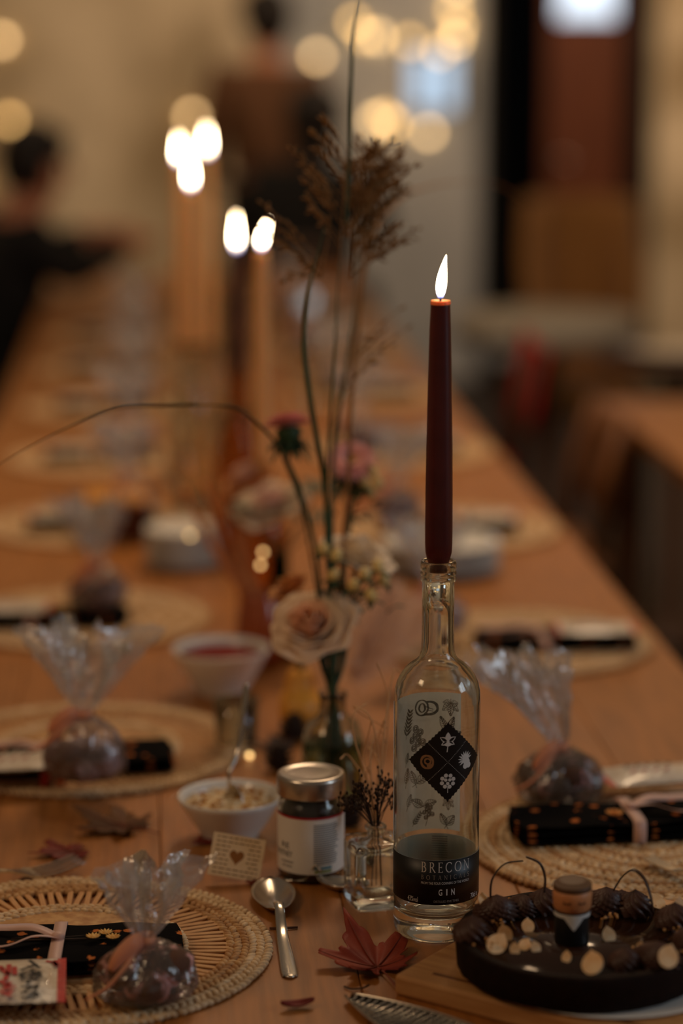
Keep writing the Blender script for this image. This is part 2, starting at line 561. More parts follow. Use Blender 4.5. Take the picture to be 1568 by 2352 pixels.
# --- lettering with serifs, drawn as thick and thin strokes
def seg(x0, y0, x1, y1, w0, w1=None):
    w1 = w0 if w1 is None else w1
    d = Vector((x1 - x0, y1 - y0)); n = Vector((-d.y, d.x)).normalized()
    a, b = Vector((x0, y0)), Vector((x1, y1))
    P = [a - n * w0 / 2, b - n * w1 / 2, b + n * w1 / 2, a + n * w0 / 2]
    return [(p.x, p.y, 0) for p in P], [(0, 1, 2, 3)]

def arc(cx, cy, rx, ry, a0, a1, w_side, w_top, n=20):
    v, f = [], []
    for k in range(n + 1):
        a = math.radians(a0 + (a1 - a0) * k / n)
        w_ = w_side * abs(math.cos(a)) + w_top * abs(math.sin(a))
        for s in (-0.5, 0.5):
            v.append((cx + (rx + s * w_) * math.cos(a), cy + (ry + s * w_) * math.sin(a), 0))
    for k in range(n):
        f.append((2 * k, 2 * k + 1, 2 * k + 3, 2 * k + 2))
    return v, f

TK, TN, SF = .115, .05, .035
def stem_(x, y0=0, y1=1, ser=3):
    p = [seg(x, y0, x, y1, TK)]
    if ser & 1: p.append(seg(x - .13, y0 + SF / 2, x + .13, y0 + SF / 2, SF))
    if ser & 2: p.append(seg(x - .13, y1 - SF / 2, x + .13, y1 - SF / 2, SF))
    return join(*p)
LET = {
    'B': (.68, join(stem_(.15), arc(.30, .755, .20, .225, -90, 90, TK, TN), arc(.30, .275, .27, .255, -90, 90, TK, TN), seg(.1, .98, .30, .98, TN), seg(.1, .53, .30, .53, TN), seg(.1, .02, .30, .02, TN))),
    'R': (.74, join(stem_(.15), arc(.30, .74, .22, .24, -90, 90, TK, TN), seg(.1, .98, .30, .98, TN), seg(.1, .5, .30, .5, TN), seg(.34, .5, .70, .0, TK), seg(.62, .02, .80, .02, SF))),
    'E': (.60, join(stem_(.15), seg(.1, .975, .55, .975, TN), seg(.1, .52, .46, .52, TN), seg(.1, .025, .57, .025, TN), seg(.55, 1.0, .55, .86, SF), seg(.57, .0, .57, .16, SF), seg(.46, .44, .46, .60, SF))),
    'C': (.84, join(arc(.48, .5, .40, .48, 42, 318, TK, TN, 32), seg(.77, .74, .77, .93, SF), seg(.77, .08, .77, .26, SF))),
    'O': (.98, arc(.49, .5, .41, .48, 0, 360, TK, TN, 40)),
    'N': (.90, join(seg(.15, 0, .15, 1, TN), seg(.12, .97, .78, .03, TK), seg(.78, 0, .78, 1, TN), seg(.02, .02, .28, .02, SF), seg(0, .98, .2, .98, SF), seg(.65, .98, .91, .98, SF))),
    'T': (.74, join(stem_(.37, ser=1), seg(.02, .975, .72, .975, TN), seg(.03, .84, .03, 1, SF), seg(.71, .84, .71, 1, SF))),
    'A': (.84, join(seg(.10, 0, .42, 1, TN), seg(.42, 1, .74, 0, TK), seg(.2, .36, .64, .36, TN), seg(-.02, .02, .22, .02, SF), seg(.6, .02, .88, .02, SF))),
    'I': (.34, stem_(.17)),
    'L': (.58, join(stem_(.15), seg(.1, .025, .55, .025, TN), seg(.55, 0, .55, .18, SF))),
    'S': (.58, join(arc(.29, .745, .19, .225, 40, 250, TK * .8, TN * 1.4), arc(.29, .265, .21, .245, -140, 75, TK * .8, TN * 1.4), seg(.15, .60, .43, .42, TK), seg(.46, .80, .46, .94, SF), seg(.10, .07, .10, .22, SF))),
}
def serif_text(s, height, width, y0, xs=.78):
    tot = sum(LET[c][0] for c in s) * height * xs
    gap = (width - tot) / (len(s) - 1)
    x, out = -width / 2, []
    for c in s:
        wd, g = LET[c]
        out.append(([(x + vx * height * xs, y0 + vy * height, 0) for vx, vy, _ in g[0]], g[1]))
        x += wd * height * xs + gap
    return join(*out)

def font_text(s, height, width, x0, y0, bold=0.0):
    cu = bpy.data.curves.new('t', 'FONT')
    cu.body, cu.size = s, 1.0
    cu.offset = bold
    cu.resolution_u = 3
    o = bpy.data.objects.new('t', cu)
    C.objects.link(o)
    bpy.context.view_layer.update()
    me = o.evaluated_get(bpy.context.evaluated_depsgraph_get()).to_mesh()
    v = [tuple(q.co) for q in me.vertices]
    f = [tuple(p.vertices) for p in me.polygons]
    bpy.data.objects.remove(o); bpy.data.curves.remove(cu)
    a, b = min(q[0] for q in v), max(q[0] for q in v)
    c, d = min(q[1] for q in v), max(q[1] for q in v)
    return [(x0 + ((q[0] - a) / (b - a) - 0.5) * width, y0 + (q[1] - c) / (d - c) * height, 0) for q in v], f

RL = BR_ + .00046
obj('lettering', wrap(serif_text('BRECON', .0092, .0450, .0663), RL), SILVERP, bl, False)
obj('lettering', wrap(serif_text('BOTANICALS', .0040, .0450, .0597, .85), RL), M('bronze_print', (150, 140, 128), 0.5), bl, False)
obj('lettering', wrap(font_text('FROM THE FOUR CORNERS OF THE WORLD', .0023, .0450, 0, .0553), RL), SILVERP, bl, False)
obj('lettering', wrap(join(font_text('G', .0058, .0032, -.0056, .0453, .02), font_text('I', .0058, .0011, 0, .0453, .02), font_text('N', .0058, .0032, .0056, .0453, .02)), RL), SILVERP, bl, False)
obj('lettering', wrap(font_text('DISTILLED FIVE TIMES', .0021, .0225, 0, .0388), RL), M('bronze_print', None), bl, False)
obj('lettering', wrap(font_text('43%vol', .0048, .0104, -.0307, .0380), RL), SILVERP, bl, False)
obj('lettering', wrap(font_text('70cl e', .0048, .0115, .0311, .0378), RL), SILVERP, bl, False)

# --- the black diamond with four small emblems
def disc(cx, cy, r, n=14, ry=None):
    ry = ry or r
    return [(cx, cy, 0)] + [(cx + r * math.cos(2 * PI * k / n), cy + ry * math.sin(2 * PI * k / n), 0) for k in range(n)], [(0, 1 + k, 1 + (k + 1) % n) for k in range(n)]

def leaf2(x, y, ang, ln, wd, n=6):
    pts = []
    for k in range(n + 1):
        t = k / n
        pts.append((t * ln, wd / 2 * math.sin(PI * t ** 0.8)))
    for k in range(n - 1, 0, -1):
        t = k / n
        pts.append((t * ln, -wd / 2 * math.sin(PI * t ** 0.8)))
    c, s = math.cos(ang), math.sin(ang)
    v = [(x + c * a - s * b, y + s * a + c * b, 0) for a, b in pts]
    return v, [tuple(range(len(v)))]

DC, DH = HGT(Gf, 1751), 0.0360
def diamond(r):
    """square on its tip with a scalloped edge, in rows so that it bends with the bottle"""
    n, v, f = 26, [], []
    for i in range(n + 1):
        for j in range(n + 1):
            a, b = i / n, j / n
            x, y = (a - b) * DH, (a + b - 1) * DH
            if (i in (0, n) and j % 2) or (j in (0, n) and i % 2):
                x *= 0.965; y *= 0.965
            v.append((x, y + DC, 0))
    for i in range(n):
        for j in range(n):
            q = i * (n + 1) + j
            f.append((q, q + n + 1, q + n + 2, q + 1))
    return wrap((v, f), r)
dm = obj('diamond_label', diamond(BR_ + .0003), BLACKP, bt, False, label='black diamond label with four emblems')
dots = []
for k in range(-16, 17):
    t = k / 17.5 * DH / 2
    dots += [disc(t, DC + t, .00028, 6), disc(t, DC - t, .00028, 6)]
# top: a vine leaf
def star_leaf(cx, cy, r, lobes, depth, n=60, rot=PI / 2):
    v = [(cx, cy, 0)]
    for k in range(n):
        a = 2 * PI * k / n
        e = abs(math.cos(a * lobes / 2)) ** 0.7
        rr = r * (1 - depth + depth * e) * (0.75 + 0.25 * math.cos(a)) * (1 + 0.07 * math.cos(a * 19))
        v.append((cx + rr * math.cos(a + rot), cy + rr * math.sin(a + rot), 0))
    return v, [(0, 1 + k, 1 + (k + 1) % n) for k in range(n)]
q = DH / 2
def vine_leaf(cx, cy, R):
    v = [(cx, cy, 0)]
    lob_ = [(90, 1.0), (28, .95), (152, .95), (-28, .80), (208, .80)]
    n = 90
    for k in range(n):
        d = k * 360 / n
        r = .52
        for c_, l_ in lob_:
            e = abs((d - c_ + 180) % 360 - 180)
            if e < 34:
                r = max(r, l_ * (1 - (e / 34) ** .8 * .5))
        r *= 1 + .06 * (k % 2)
        v.append((cx + R * r * math.cos(math.radians(d)), cy + R * r * math.sin(math.radians(d)), 0))
    return v, [(0, 1 + k, 1 + (k + 1) % n) for k in range(n)]
em_top = join(vine_leaf(0, DC + q + .0005, .0082), seg(0, DC + q - .002, -.0008, DC + q - .0090, .0008))
em_right = join(*[leaf2(q - .001, DC + .0005, math.radians(a), .0078, .0018) for a in range(20, 240, 22)],
                disc(q + .0005, DC - .002, .0036), disc(q + .0025, DC - .0050, .0027), disc(q - .001, DC - .0055, .0026))
em_bot = join(*[disc(.0053 * math.cos(math.radians(a)), DC - q + .001 + .0053 * math.sin(math.radians(a)), .0018) for a in range(18, 378, 45)],
              *[disc(.0021 * math.cos(a), DC - q + .001 + .0021 * math.sin(a), .0015) for a in (.5, 2.6, 4.7)], seg(0, DC - q - .003, 0, DC - q - .0095, .0006))
em_left = join(arc(-q, DC, .0052, .0056, 0, 360, .0016, .0016, 24), arc(-q + .0006, DC + .0006, .0026, .0024, 0, 360, .0012, .0012, 18), disc(-q + .002, DC - .0032, .0022))
for g_, mt in ((join(*dots), SILVERP), (em_top, SILVERP), (em_right, SILVERP), (em_bot, SILVERP), (em_left, COPPERP)):
    obj('emblem', wrap(g_, BR_ + .00036), mt, dm, False)

# --- paper label on the back with drawn botanicals, seen through the glass
BK = PHI + PI
def backwrap(vf, r):
    return [((r + z) * math.cos(BK - x / BR_), (r + z) * math.sin(BK - x / BR_), y) for x, y, z in vf[0]], vf[1]
bs0, bs1, bz0, bz1 = -math.radians(86) * BR_, math.radians(35) * BR_, HGT(Gb, 1903), HGT(Gb, 1588)
bkl = obj('back_label', backwrap(grid(lambda u, v: (bs0 + (bs1 - bs0) * u, bz0 + (bz1 - bz0) * v, 0), 36, 1), BR_ + .0007), PAPER, bt, True, label='cream back label with grey botanical drawings')
def fern(x, y, ang, ln, k=7):
    c, s = math.cos(ang), math.sin(ang)
    out = [seg(x, y, x + c * ln, y + s * ln, .0005)]
    for i in range(1, k + 1):
        t = i / k * ln
        for sg in (1, -1):
            out.append(leaf2(x + c * t, y + s * t, ang + sg * 0.75, ln * .34 * (1.15 - 0.5 * i / k), ln * .09))
    return join(*out)
def berries(x, y, r):
    return join(*[arc(x + r * 1.5 * math.cos(a), y + r * 1.7 * math.sin(a), r * .55, r * .55, 0, 360, r * .5, r * .5, 10) for a in [k * PI / 3 for k in range(6)]],
                disc(x, y, r * .6), seg(x - r * .2, y - r * 1.8, x - r * 1.1, y - r * 4.5, r * .14))
def twinleaf(x, y, s):
    return join(leaf2(x, y, 2.0, s, s * .45), leaf2(x, y, .9, s, s * .5), seg(x, y, x - s * .1, y - s * .6, s * .06))
def pod(x, y, s):
    return join(arc(x - s * .25, y, s * .42, s * .5, 0, 360, s * .10, s * .06, 24), arc(x + s * .25, y - .05 * s, s * .5, s * .42, -130, 120, s * .14, s * .12, 20),
                arc(x - s * .22, y - s * .02, s * .2, s * .28, 0, 360, s * .12, s * .04, 18), seg(x - s * .3, y - s * .5, x + s * .4, y - s * .42, s * .1), seg(x, y + .1 * s, x + s * .5, y - s * .1, s * .05), seg(x + .05 * s, y - .15 * s, x + s * .5, y - s * .25, s * .05))
def spray(x, y, s):
    return join(*[leaf2(x, y, math.radians(a), s * (0.7 + 0.3 * ((a // 40) % 2)), s * .28) for a in (100, 140, 190, 250, 300, 350)], arc(x + .2 * s, y - .3 * s, s * .25, s * .3, 0, 360, s * .1, s * .06, 14))
def sketch_leaf(x, y, ang, ln, wd, veins=5):
    """an outlined leaf with a midrib and hatched veins"""
    c, s = math.cos(ang), math.sin(ang)
    def P(a, b): return (x + c * a - s * b, y + s * a + c * b)
    out, th, n = [], ln * .045, 9
    for sg in (1, -1):
        q_ = [P(k / n * ln, sg * wd / 2 * math.sin(PI * (k / n) ** .8)) for k in range(n + 1)]
        out += [seg(*q_[k], *q_[k + 1], th) for k in range(n)]
        for k in range(1, veins + 1):
            t = k / (veins + 1)
            out.append(seg(*P(t * ln * .85, 0), *P(min(.97, t + .12) * ln, sg * wd * .43 * math.sin(PI * t ** .8)), th * (.8 if sg > 0 else 1.5)))
    out.append(seg(*P(-ln * .35, 0), *P(ln, 0), th))
    return join(*out)
def sketch_vine(x, y, s, rot):
    return join(*[sketch_leaf(x, y, rot + a, s * l_, s * .5, 4) for a, l_ in ((0, 1), (.85, .85), (-.85, .85), (1.7, .6), (-1.7, .6))])
def sketch_berries(x, y, r):
    out = []
    for k in range(8):
        a = k * 2.4; d = r * (.2 + 1.5 * (k / 7) ** .6)
        cx_, cy_ = x + d * math.cos(a), y + d * 1.25 * math.sin(a)
        out += [arc(cx_, cy_, r * .62, r * .66, 0, 360, r * .16, r * .16, 14), arc(cx_, cy_, r * .34, r * .36, 0, 360, r * .3, r * .12, 10), disc(cx_ + r * .1, cy_ - r * .15, r * .2, 8)]
    return join(*out, seg(x, y - r * 1.6, x - r * .9, y - r * 4.6, r * .16))
z_ = lambda py: HGT(Gb, py)
draw = join(fern(-.0330, z_(1690), 1.35, .024), pod(-.0110, z_(1623), .0150), sketch_vine(.0125, z_(1612), .0125, -PI / 2), sketch_berries(-.0190, z_(1692), .0046),
            sketch_leaf(.0085, z_(1676), 2.0, .014, .006), sketch_leaf(.0105, z_(1678), 1.2, .015, .006), sketch_leaf(.0125, z_(1690), .5, .013, .0055),
            sketch_leaf(-.0210, z_(1795), 1.95, .0135, .0062), sketch_leaf(-.0195, z_(1795), .55, .0160, .0085), sketch_leaf(-.0325, z_(1790), 1.4, .014, .007),
            sketch_leaf(-.0125, z_(1850), 2.6, .0150, .0075), sketch_leaf(-.0115, z_(1848), .3, .0120, .0070), sketch_berries(-.0075, z_(1862), .0030), sketch_leaf(-.0300, z_(1845), 1.2, .012, .006),
            sketch_leaf(.0090, z_(1893), 2.05, .0120, .0062), sketch_leaf(.0098, z_(1893), .95, .0125, .0075), sketch_vine(.0110, z_(1838), .0085, -PI / 2), fern(-.0240, z_(1893), .9, .014, 6), sketch_leaf(-.0325, z_(1745), 1.3, .010, .005))
obj('drawing', backwrap(draw, BR_ + .00040), INK, bkl, False)
grey_txt = join(*[seg(-.004 + .0 * k, .0745 - k * .0022, .0105, .0745 - k * .0022, .0008) for k in range(10)])
obj('print', backwrap(grey_txt, BR_ + .00002), M('faint_print', (150, 146, 138), 0.8), bkl, False)

# ================================================================== candles
def wick_flame(parent, z, h, r, lean=(0.0, 0.0), strength=48.0, tint=(1.0, 0.80, 0.52)):
    key = 'flame_%.0f' % strength
    if key not in MATS:
        m = bpy.data.materials.new(key); m.use_nodes = True
        N, L = m.node_tree.nodes, m.node_tree.links
        N.remove(N['Principled BSDF'])
        e = N.new('ShaderNodeEmission'); tr = N.new('ShaderNodeBsdfTransparent'); mx = N.new('ShaderNodeMixShader')
        tc = N.new('ShaderNodeTexCoord'); sp = N.new('ShaderNodeSeparateXYZ')
        cr = N.new('ShaderNodeValToRGB'); sr = N.new('ShaderNodeValToRGB')
        L.new(tc.outputs['Generated'], sp.inputs[0]); L.new(sp.outputs['Z'], cr.inputs[0]); L.new(sp.outputs['Z'], sr.inputs[0])
        el = cr.color_ramp.elements
        el[0].position, el[0].color = 0.0, (0.10, 0.16, 0.55, 1)
        el[1].position, el[1].color = 1.0, (1.0, 0.72, 0.40, 1)
        a = el.new(0.14); a.color = (0.30, 0.26, 0.36, 1)
        b = el.new(0.30); b.color = (1.0, 0.78, 0.48, 1)
        se = sr.color_ramp.elements
        se[0].position, se[0].color = 0.05, (0.012, 0.012, 0.012, 1)
        se[1].position, se[1].color = 0.34, (1, 1, 1, 1)
        k = N.new('ShaderNodeMath'); k.operation = 'MULTIPLY'; k.inputs[1].default_value = strength
        L.new(sr.outputs[0], k.inputs[0]); L.new(k.outputs[0], e.inputs[1]); L.new(cr.outputs[0], e.inputs[0])
        mr = N.new('ShaderNodeMapRange'); mr.inputs[1].default_value, mr.inputs[2].default_value, mr.inputs[3].default_value, mr.inputs[4].default_value = 0.0, 0.3, 0.35, 1.0
        L.new(sp.outputs['Z'], mr.inputs[0]); L.new(mr.outputs[0], mx.inputs[0])
        L.new(tr.outputs[0], mx.inputs[1]); L.new(e.outputs[0], mx.inputs[2]); L.new(mx.outputs[0], N['Material Output'].inputs[0])
        MATS[key] = m
    obj('wick', tube([(0, 0, z - .006), (0, 0, z + .003), (lean[0] * .004, lean[1] * .004, z + .008)], [.0011, .0009, .0006], 6), M('wick_black', (20, 12, 8), 0.9), parent)
    pr = []
    for k in range(15):
        t = k / 14
        pr.append((r * (math.sin(PI * min(1, t * 1.0) ** 0.72) ** 0.9) * (1 - 0.25 * t) if 0 < k < 14 else 0, t * h))
    v, f = lathe(pr, 14)
    v = [(x + lean[0] * zz * (zz / h), y + lean[1] * zz * (zz / h), zz + z + .002) for x, y, zz in v]
    obj('flame', (v, f), MATS[key], parent)

WAX_R = M('burgundy_wax', (78, 20, 18), 0.34, col2=(88, 26, 23), scale=40, sss=0.9, sssr=(.024, .0040, .0020), coat=.1)
WAX_P = M('peach_wax', (255, 190, 124), 0.5, sss=0.6, sssr=(.014, .008, .004))
WAX_D = M('dark_wax', (70, 18, 14), 0.5, sss=0.3, sssr=(.01, .002, .001))
cn = thing('taper_candle', 'tall burgundy taper candle burning in the neck of the gin bottle', 'candle', G + Vector((0, 0, .3352)))
obj('wax', lathe([(0, -.010), (.0072, -.0095), (.0088, -.002), (.0100, .0015), (.0114, .0075), (.0118, .016), (.0117, .06), (.0112, .10), (.0103, .15), (.0092, .20), (.0084, .219), (.0085, .2232), (.0081, .2246), (.0070, .2242), (.004, .2222), (0, .2218)], 40), WAX_R, cn)
obj('melt_pool', lathe([(.0085, .2212), (.00868, .2232), (.0083, .2249), (.0072, .2246), (.004, .2227), (0, .2223)], 40), M('molten_wax_glow', (240, 150, 92), .25, sss=.5, sssr=(.006, .003, .0015)), cn, label='molten wax at the rim with the flame glow in its colour')  # lighter wax colour carries the flame's glow at the rim
wick_flame(cn, .2226, .0385, .0047, (.12, 0))

def holder_candle(name, label, px, flame_top, flame_bot, z, wax, hold_top_y, rad, hold, lean=0.0, group=None):
    """a taper in a bottle or holder standing on the table at camera depth z"""
    f0 = V(px, flame_bot, z)
    base = Vector((f0.x, f0.y, TZ))
    hb = V(px, hold_top_y, z).z - TZ
    top = f0.z - TZ
    cnd = thing(name, label, 'candle', base + Vector((0, 0, hb)), group=group)
    L_ = top - hb
    obj('wax', lathe([(0, -.015), (rad * .8, -.015), (rad, .01), (rad * .97, L_ * .4), (rad * .8, L_ - .004), (rad * .74, L_), (0, L_ - .003)], 24), wax, cnd)
    wick_flame(cnd, L_, V(px, flame_top, z).z - f0.z - .002, .0052, (lean, 0), 48.0)
    return base, hb
# ================================================================== square glass vase with dried sprigs
G2 = T(862, 2072)
sv = thing('square_bud_vase', 'small square clear glass bud vase beside the gin bottle', 'vase', G2, math.radians(12))
HB = HGT(G2, 1925)
def rsq(a, w_, p=5.0):
    c, s = math.cos(a), math.sin(a)
    return w_ / ((abs(c) ** p + abs(s) ** p) ** (1 / p))
def sq_lathe(levels, n=48):
    """levels: (half width, height, squareness 0 round .. 1 square)"""
    v, f, rows = [], [], []
    for w_, z, q_ in levels:
        if w_ < 1e-6:
            rows.append([len(v)]); v.append((0, 0, z)); continue
        row = []
        for k in range(n):
            a = 2 * PI * k / n
            r = rsq(a, w_, 7) * q_ + w_ * (1 - q_)
            row.append(len(v)); v.append((r * math.cos(a), r * math.sin(a), z))
        rows.append(row)
    for A, B in zip(rows, rows[1:]):
        for k in range(n):
            k2 = (k + 1) % n
            if len(A) == 1: f.append((A[0], B[k2], B[k]))
            elif len(B) == 1: f.append((A[k], A[k2], B[0]))
            else: f.append((A[k], A[k2], B[k2], B[k]))
    return v, f
NT = HGT(G2, 1893)
obj('glass_body', sq_lathe([(0, .002, 1), (.020, .001, 1), (.0235, .0005, 1), (.0252, .003, 1), (.0252, HB - .005, 1), (.0240, HB - .001, 1), (.018, HB, .9), (.0105, HB + .0005, .2), (.0082, HB + .003, 0), (.0078, NT - .006, 0), (.0098, NT - .004, 0), (.0100, NT - .001, 0), (.0088, NT, 0),
     (.0062, NT, 0), (.0056, NT - .004, 0), (.0056, HB, 0), (.0085, HB - .004, .2), (.0150, HB - .0075, .7), (.0192, HB - .012, .8), (.0195, .024, .75), (.0180, .014, .5), (.012, .010, .2), (0, .012, 0)]), GLASS, sv)
sv.children[0]['label'] = 'thick clear glass'

DRIED = M('dark_dried_buds', (38, 24, 16), 0.8, col2=(58, 38, 24), scale=200)
TANG = M('tan_grass', (226, 184, 134), 0.7, translucent=0.3)
random.seed(4)
st, bd = [], []
base_in = Vector((0, 0, .014))
for k in range(26):
    a = random.uniform(0, 2 * PI); sp = random.uniform(.1, 1) ** .6
    top = Vector((math.cos(a) * .031 * sp - .004, math.sin(a) * .022 * sp, NT + random.uniform(.018, .045)))
    nk = Vector((math.cos(a) * .003, math.sin(a) * .003, NT - .002))
    p = smooth_path([nk * 0 + Vector((math.cos(a) * .006, math.sin(a) * .006, .016)) if k < 6 else nk, nk, (nk + top) / 2 + Vector((0, 0, .004)), top], 4)
    st.append(tube(p, .00045, 5))
    for q in range(7):
        b = top + Vector((random.gauss(0, .0035), random.gauss(0, .0035), random.gauss(0, .004)))
        st.append(tube([top - Vector((0, 0, .006)), b], .0003, 4))
        bd.append(sphere((.0011, .0011, .0017), 6, 4, b))
ds = thing('dried_sprig_bunch', 'dark dried flower sprigs standing in the square bud vase', 'dried flowers', G2, math.radians(12))
obj('stems', join(*st), DRIED, ds, kind='stuff')
obj('buds', join(*bd), DRIED, ds, kind='stuff')

wg = thing('dried_grass_wisps', 'curly tan dried grass wisps rising behind the bud vase', 'dried grass', G2)
random.seed(9)
zg = (G2 - CAM).dot(FW) + .03
paths = [[(862, 1890), (872, 1800), (888, 1700), (890, 1600), (868, 1530)], [(860, 1890), (845, 1800), (815, 1700), (812, 1640), (835, 1620)],
         [(862, 1890), (850, 1760), (858, 1690), (875, 1680), (884, 1700)], [(862, 1890), (835, 1790), (800, 1735), (785, 1740)],
         [(862, 1890), (868, 1760), (862, 1690), (845, 1640), (812, 1622), (830, 1640), (880, 1668)], [(862, 1890), (880, 1700), (893, 1600), (905, 1540), (920, 1545)],
         [(862, 1890), (842, 1800), (832, 1740), (842, 1700), (852, 1660)], [(862, 1890), (855, 1800), (840, 1760), (830, 1800), (822, 1820)],
         [(862, 1890), (872, 1790), (866, 1740), (850, 1720)], [(862, 1890), (852, 1810), (842, 1780), (860, 1720), (880, 1660)]]
for i, pth in enumerate(paths):
    pp = [V(x, y, zg + .012 * math.sin(i * 2.1 + j) * (j > 0)) - G2 for j, (x, y) in enumerate(pth)]
    sm = smooth_path(pp, 6)
    obj('blade', strip(sm, RT, [.0019 * (1 - .6 * k / len(sm)) for k in range(len(sm))], .0004), TANG, wg)
    e = sm[-1]; d = (sm[-1] - sm[-5])
    obj('seed', xf(sphere((.0009, .0009, .0045), 6, 5), TR(e) @ d.to_track_quat('Z', 'X').to_matrix().to_4x4()), TANG, wg)

# ================================================================== the chutney jar
G3 = T(714, 2010)
RJ = 76 * (G3 - CAM).dot(FW) / F
jr = thing('chutney_jar', 'round glass chutney jar with silver lid and white paper label', 'jar', G3)
HL1, HL0 = HGT(G3, 1772), HGT(G3, 1818)
CHUT = M('dark_chutney', (34, 16, 10), 0.35, col2=(58, 30, 18), scale=90, bump=0.6)
obj('contents', lathe([(0, .003), (RJ - .006, .003), (RJ - .0035, .007), (RJ - .0035, HL0 - .016), (RJ - .008, HL0 - .003), (0, HL0 - .003)], 40), CHUT, jr, label='dark brown chutney')
obj('glass_body', lathe([(0, .0), (RJ - .006, .0), (RJ - .0012, .003), (RJ, .007), (RJ, HL0 - .012), (RJ - .002, HL0 - .006), (RJ - .006, HL0 - .001), (RJ - .006, HL1 - .006),
                         (RJ - .008, HL1 - .006), (RJ - .008, HL0 - .002), (RJ - .0045, HL0 - .0085), (RJ - .0028, HL0 - .014), (RJ - .0028, .0085), (RJ - .006, .0028), (0, .0022)], 56), GLASS, jr)
obj('lid', lathe([(RJ - .0025, HL0 - .001), (RJ + .0006, HL0), (RJ + .0010, HL0 + .0015), (RJ + .0008, HL1 - .004), (RJ + .0002, HL1 - .0012), (RJ - .0025, HL1), (RJ - .005, HL1 - .0008), (RJ - .0065, HL1 - .0016), (RJ - .014, HL1 - .0008), (0, HL1 - .0004)], 64), LIDM, jr, label='silver metal lid')
PJ = math.atan2(-G3.y, -G3.x)
def jwrap(vf, r):
    return [((r + z) * math.cos(PJ + x / RJ), (r + z) * math.sin(PJ + x / RJ), y) for x, y, z in vf[0]], vf[1]
JL0, JL1 = HGT(G3, 1984), HGT(G3, 1856)
lb = obj('label', jwrap(grid(lambda u, v: (RJ * (-1.5 + 3.0 * u), JL0 + (JL1 - JL0) * v, 0), 40, 1), RJ + .0003), M('jar_label', (228, 220, 208), 0.6), jr, label='white paper label with a red top stripe')
obj('stripe', jwrap(grid(lambda u, v: (RJ * (-1.5 + 3.0 * u), JL1 - .0018 + .0022 * v, 0), 40, 1), RJ + .00045), M('red_stripe', (168, 36, 40), 0.5), lb, False)
random.seed(3)
obj('small_print', jwrap(join(*[grid(lambda u, v, L_=random.uniform(.8, 1), k=k: (RJ * (.08 + .86 * L_ * u), JL0 + .0095 + k * .0021 + .0010 * v, 0), 14, 1) for k in range(int((JL1 - JL0 - .014) / .0021))]), RJ + .0005), M('print_grey', (112, 110, 110), 0.7), lb, False)
obj('colour_bar', jwrap(grid(lambda u, v: (RJ * (.10 + .55 * u), JL0 + .0045 + .0028 * v, 0), 10, 1), RJ + .0005), M('bar_blue', (96, 140, 156), 0.6), lb, False)
obj('colour_bar', jwrap(grid(lambda u, v: (RJ * (.10 + .55 * u), JL0 + .0012 + .0026 * v, 0), 10, 1), RJ + .0005), M('bar_green', (138, 146, 78), 0.6), lb, False)
JT = M('print_dark', (44, 40, 38), 0.6)
obj('lettering', jwrap(join(font_text('RE', .0056, .0100, -RJ * .85, JL0 + .0235), font_text('CHUTNEY', .0056, .0250, -RJ * .98, JL0 + .0155), font_text('caramelised', .0026, .0150, -RJ * .80, JL0 + .0095), font_text('red onion', .0026, .0130, -RJ * .80, JL0 + .0055)), RJ + .0005), JT, lb, False)

# ================================================================== bowls
def bowl(name, label, G, R, h, foot, fill=None):
    b = thing(name, label, 'bowl', G)
    obj('bowl_body', lathe([(0, .003), (foot * .8, .003), (foot * .85, 0), (foot, 0), (foot * 1.04, .004), (foot + (R - foot) * .45, h * .42), (R * .95, h * .86), (R, h - .0015), (R - .001, h), (R - .0028, h - .001),
                            (R * .93 - .002, h * .84), (foot + (R - foot) * .42 - .003, h * .42), (foot * .9, .008), (0, .007)], 56), WHITE, b)
    return b
G4 = T(529, 1922)
Z4 = (G4 - CAM).dot(FW)
R4 = 121 * Z4 / F
H4 = HGT(G4, 1824)
b4 = bowl('serving_bowl', 'white bowl of pale crumbly salad behind the small heart card', G4, R4, H4, R4 * .52)
random.seed(21)
SAL = M('pale_salad', (214, 190, 150), 0.75, col2=(196, 150, 84), scale=60, contrast=(.45, .6), bump=.6)
obj('salad', lathe([(0, H4 - .002), (R4 * .3, H4 - .003), (R4 * .62, H4 - .006), (R4 * .86, H4 - .010), (R4 * .8, H4 - .016), (0, H4 - .018)], 40, lambda a, z: 1 + .03 * math.sin(7 * a)), SAL, b4)
for mname, cc, n in (('crumb_cream', (226, 206, 170), 60), ('crumb_ochre', (178, 122, 56), 46)):
    cr_ = []
    for k in range(n):
        a, r = random.uniform(0, 2 * PI), R4 * .82 * math.sqrt(random.random())
        cr_.append(xf(rbox(random.uniform(.003, .007), random.uniform(.003, .006), random.uniform(.002, .005), .001, seg=1), TR(r * math.cos(a), r * math.sin(a), H4 - .003 - .006 * (r / R4) ** 2) @ RZ(a * 3) @ RX(a * 5)))
    obj('salad_pieces', join(*cr_), M(mname, cc, 0.7), b4, False, kind='stuff')

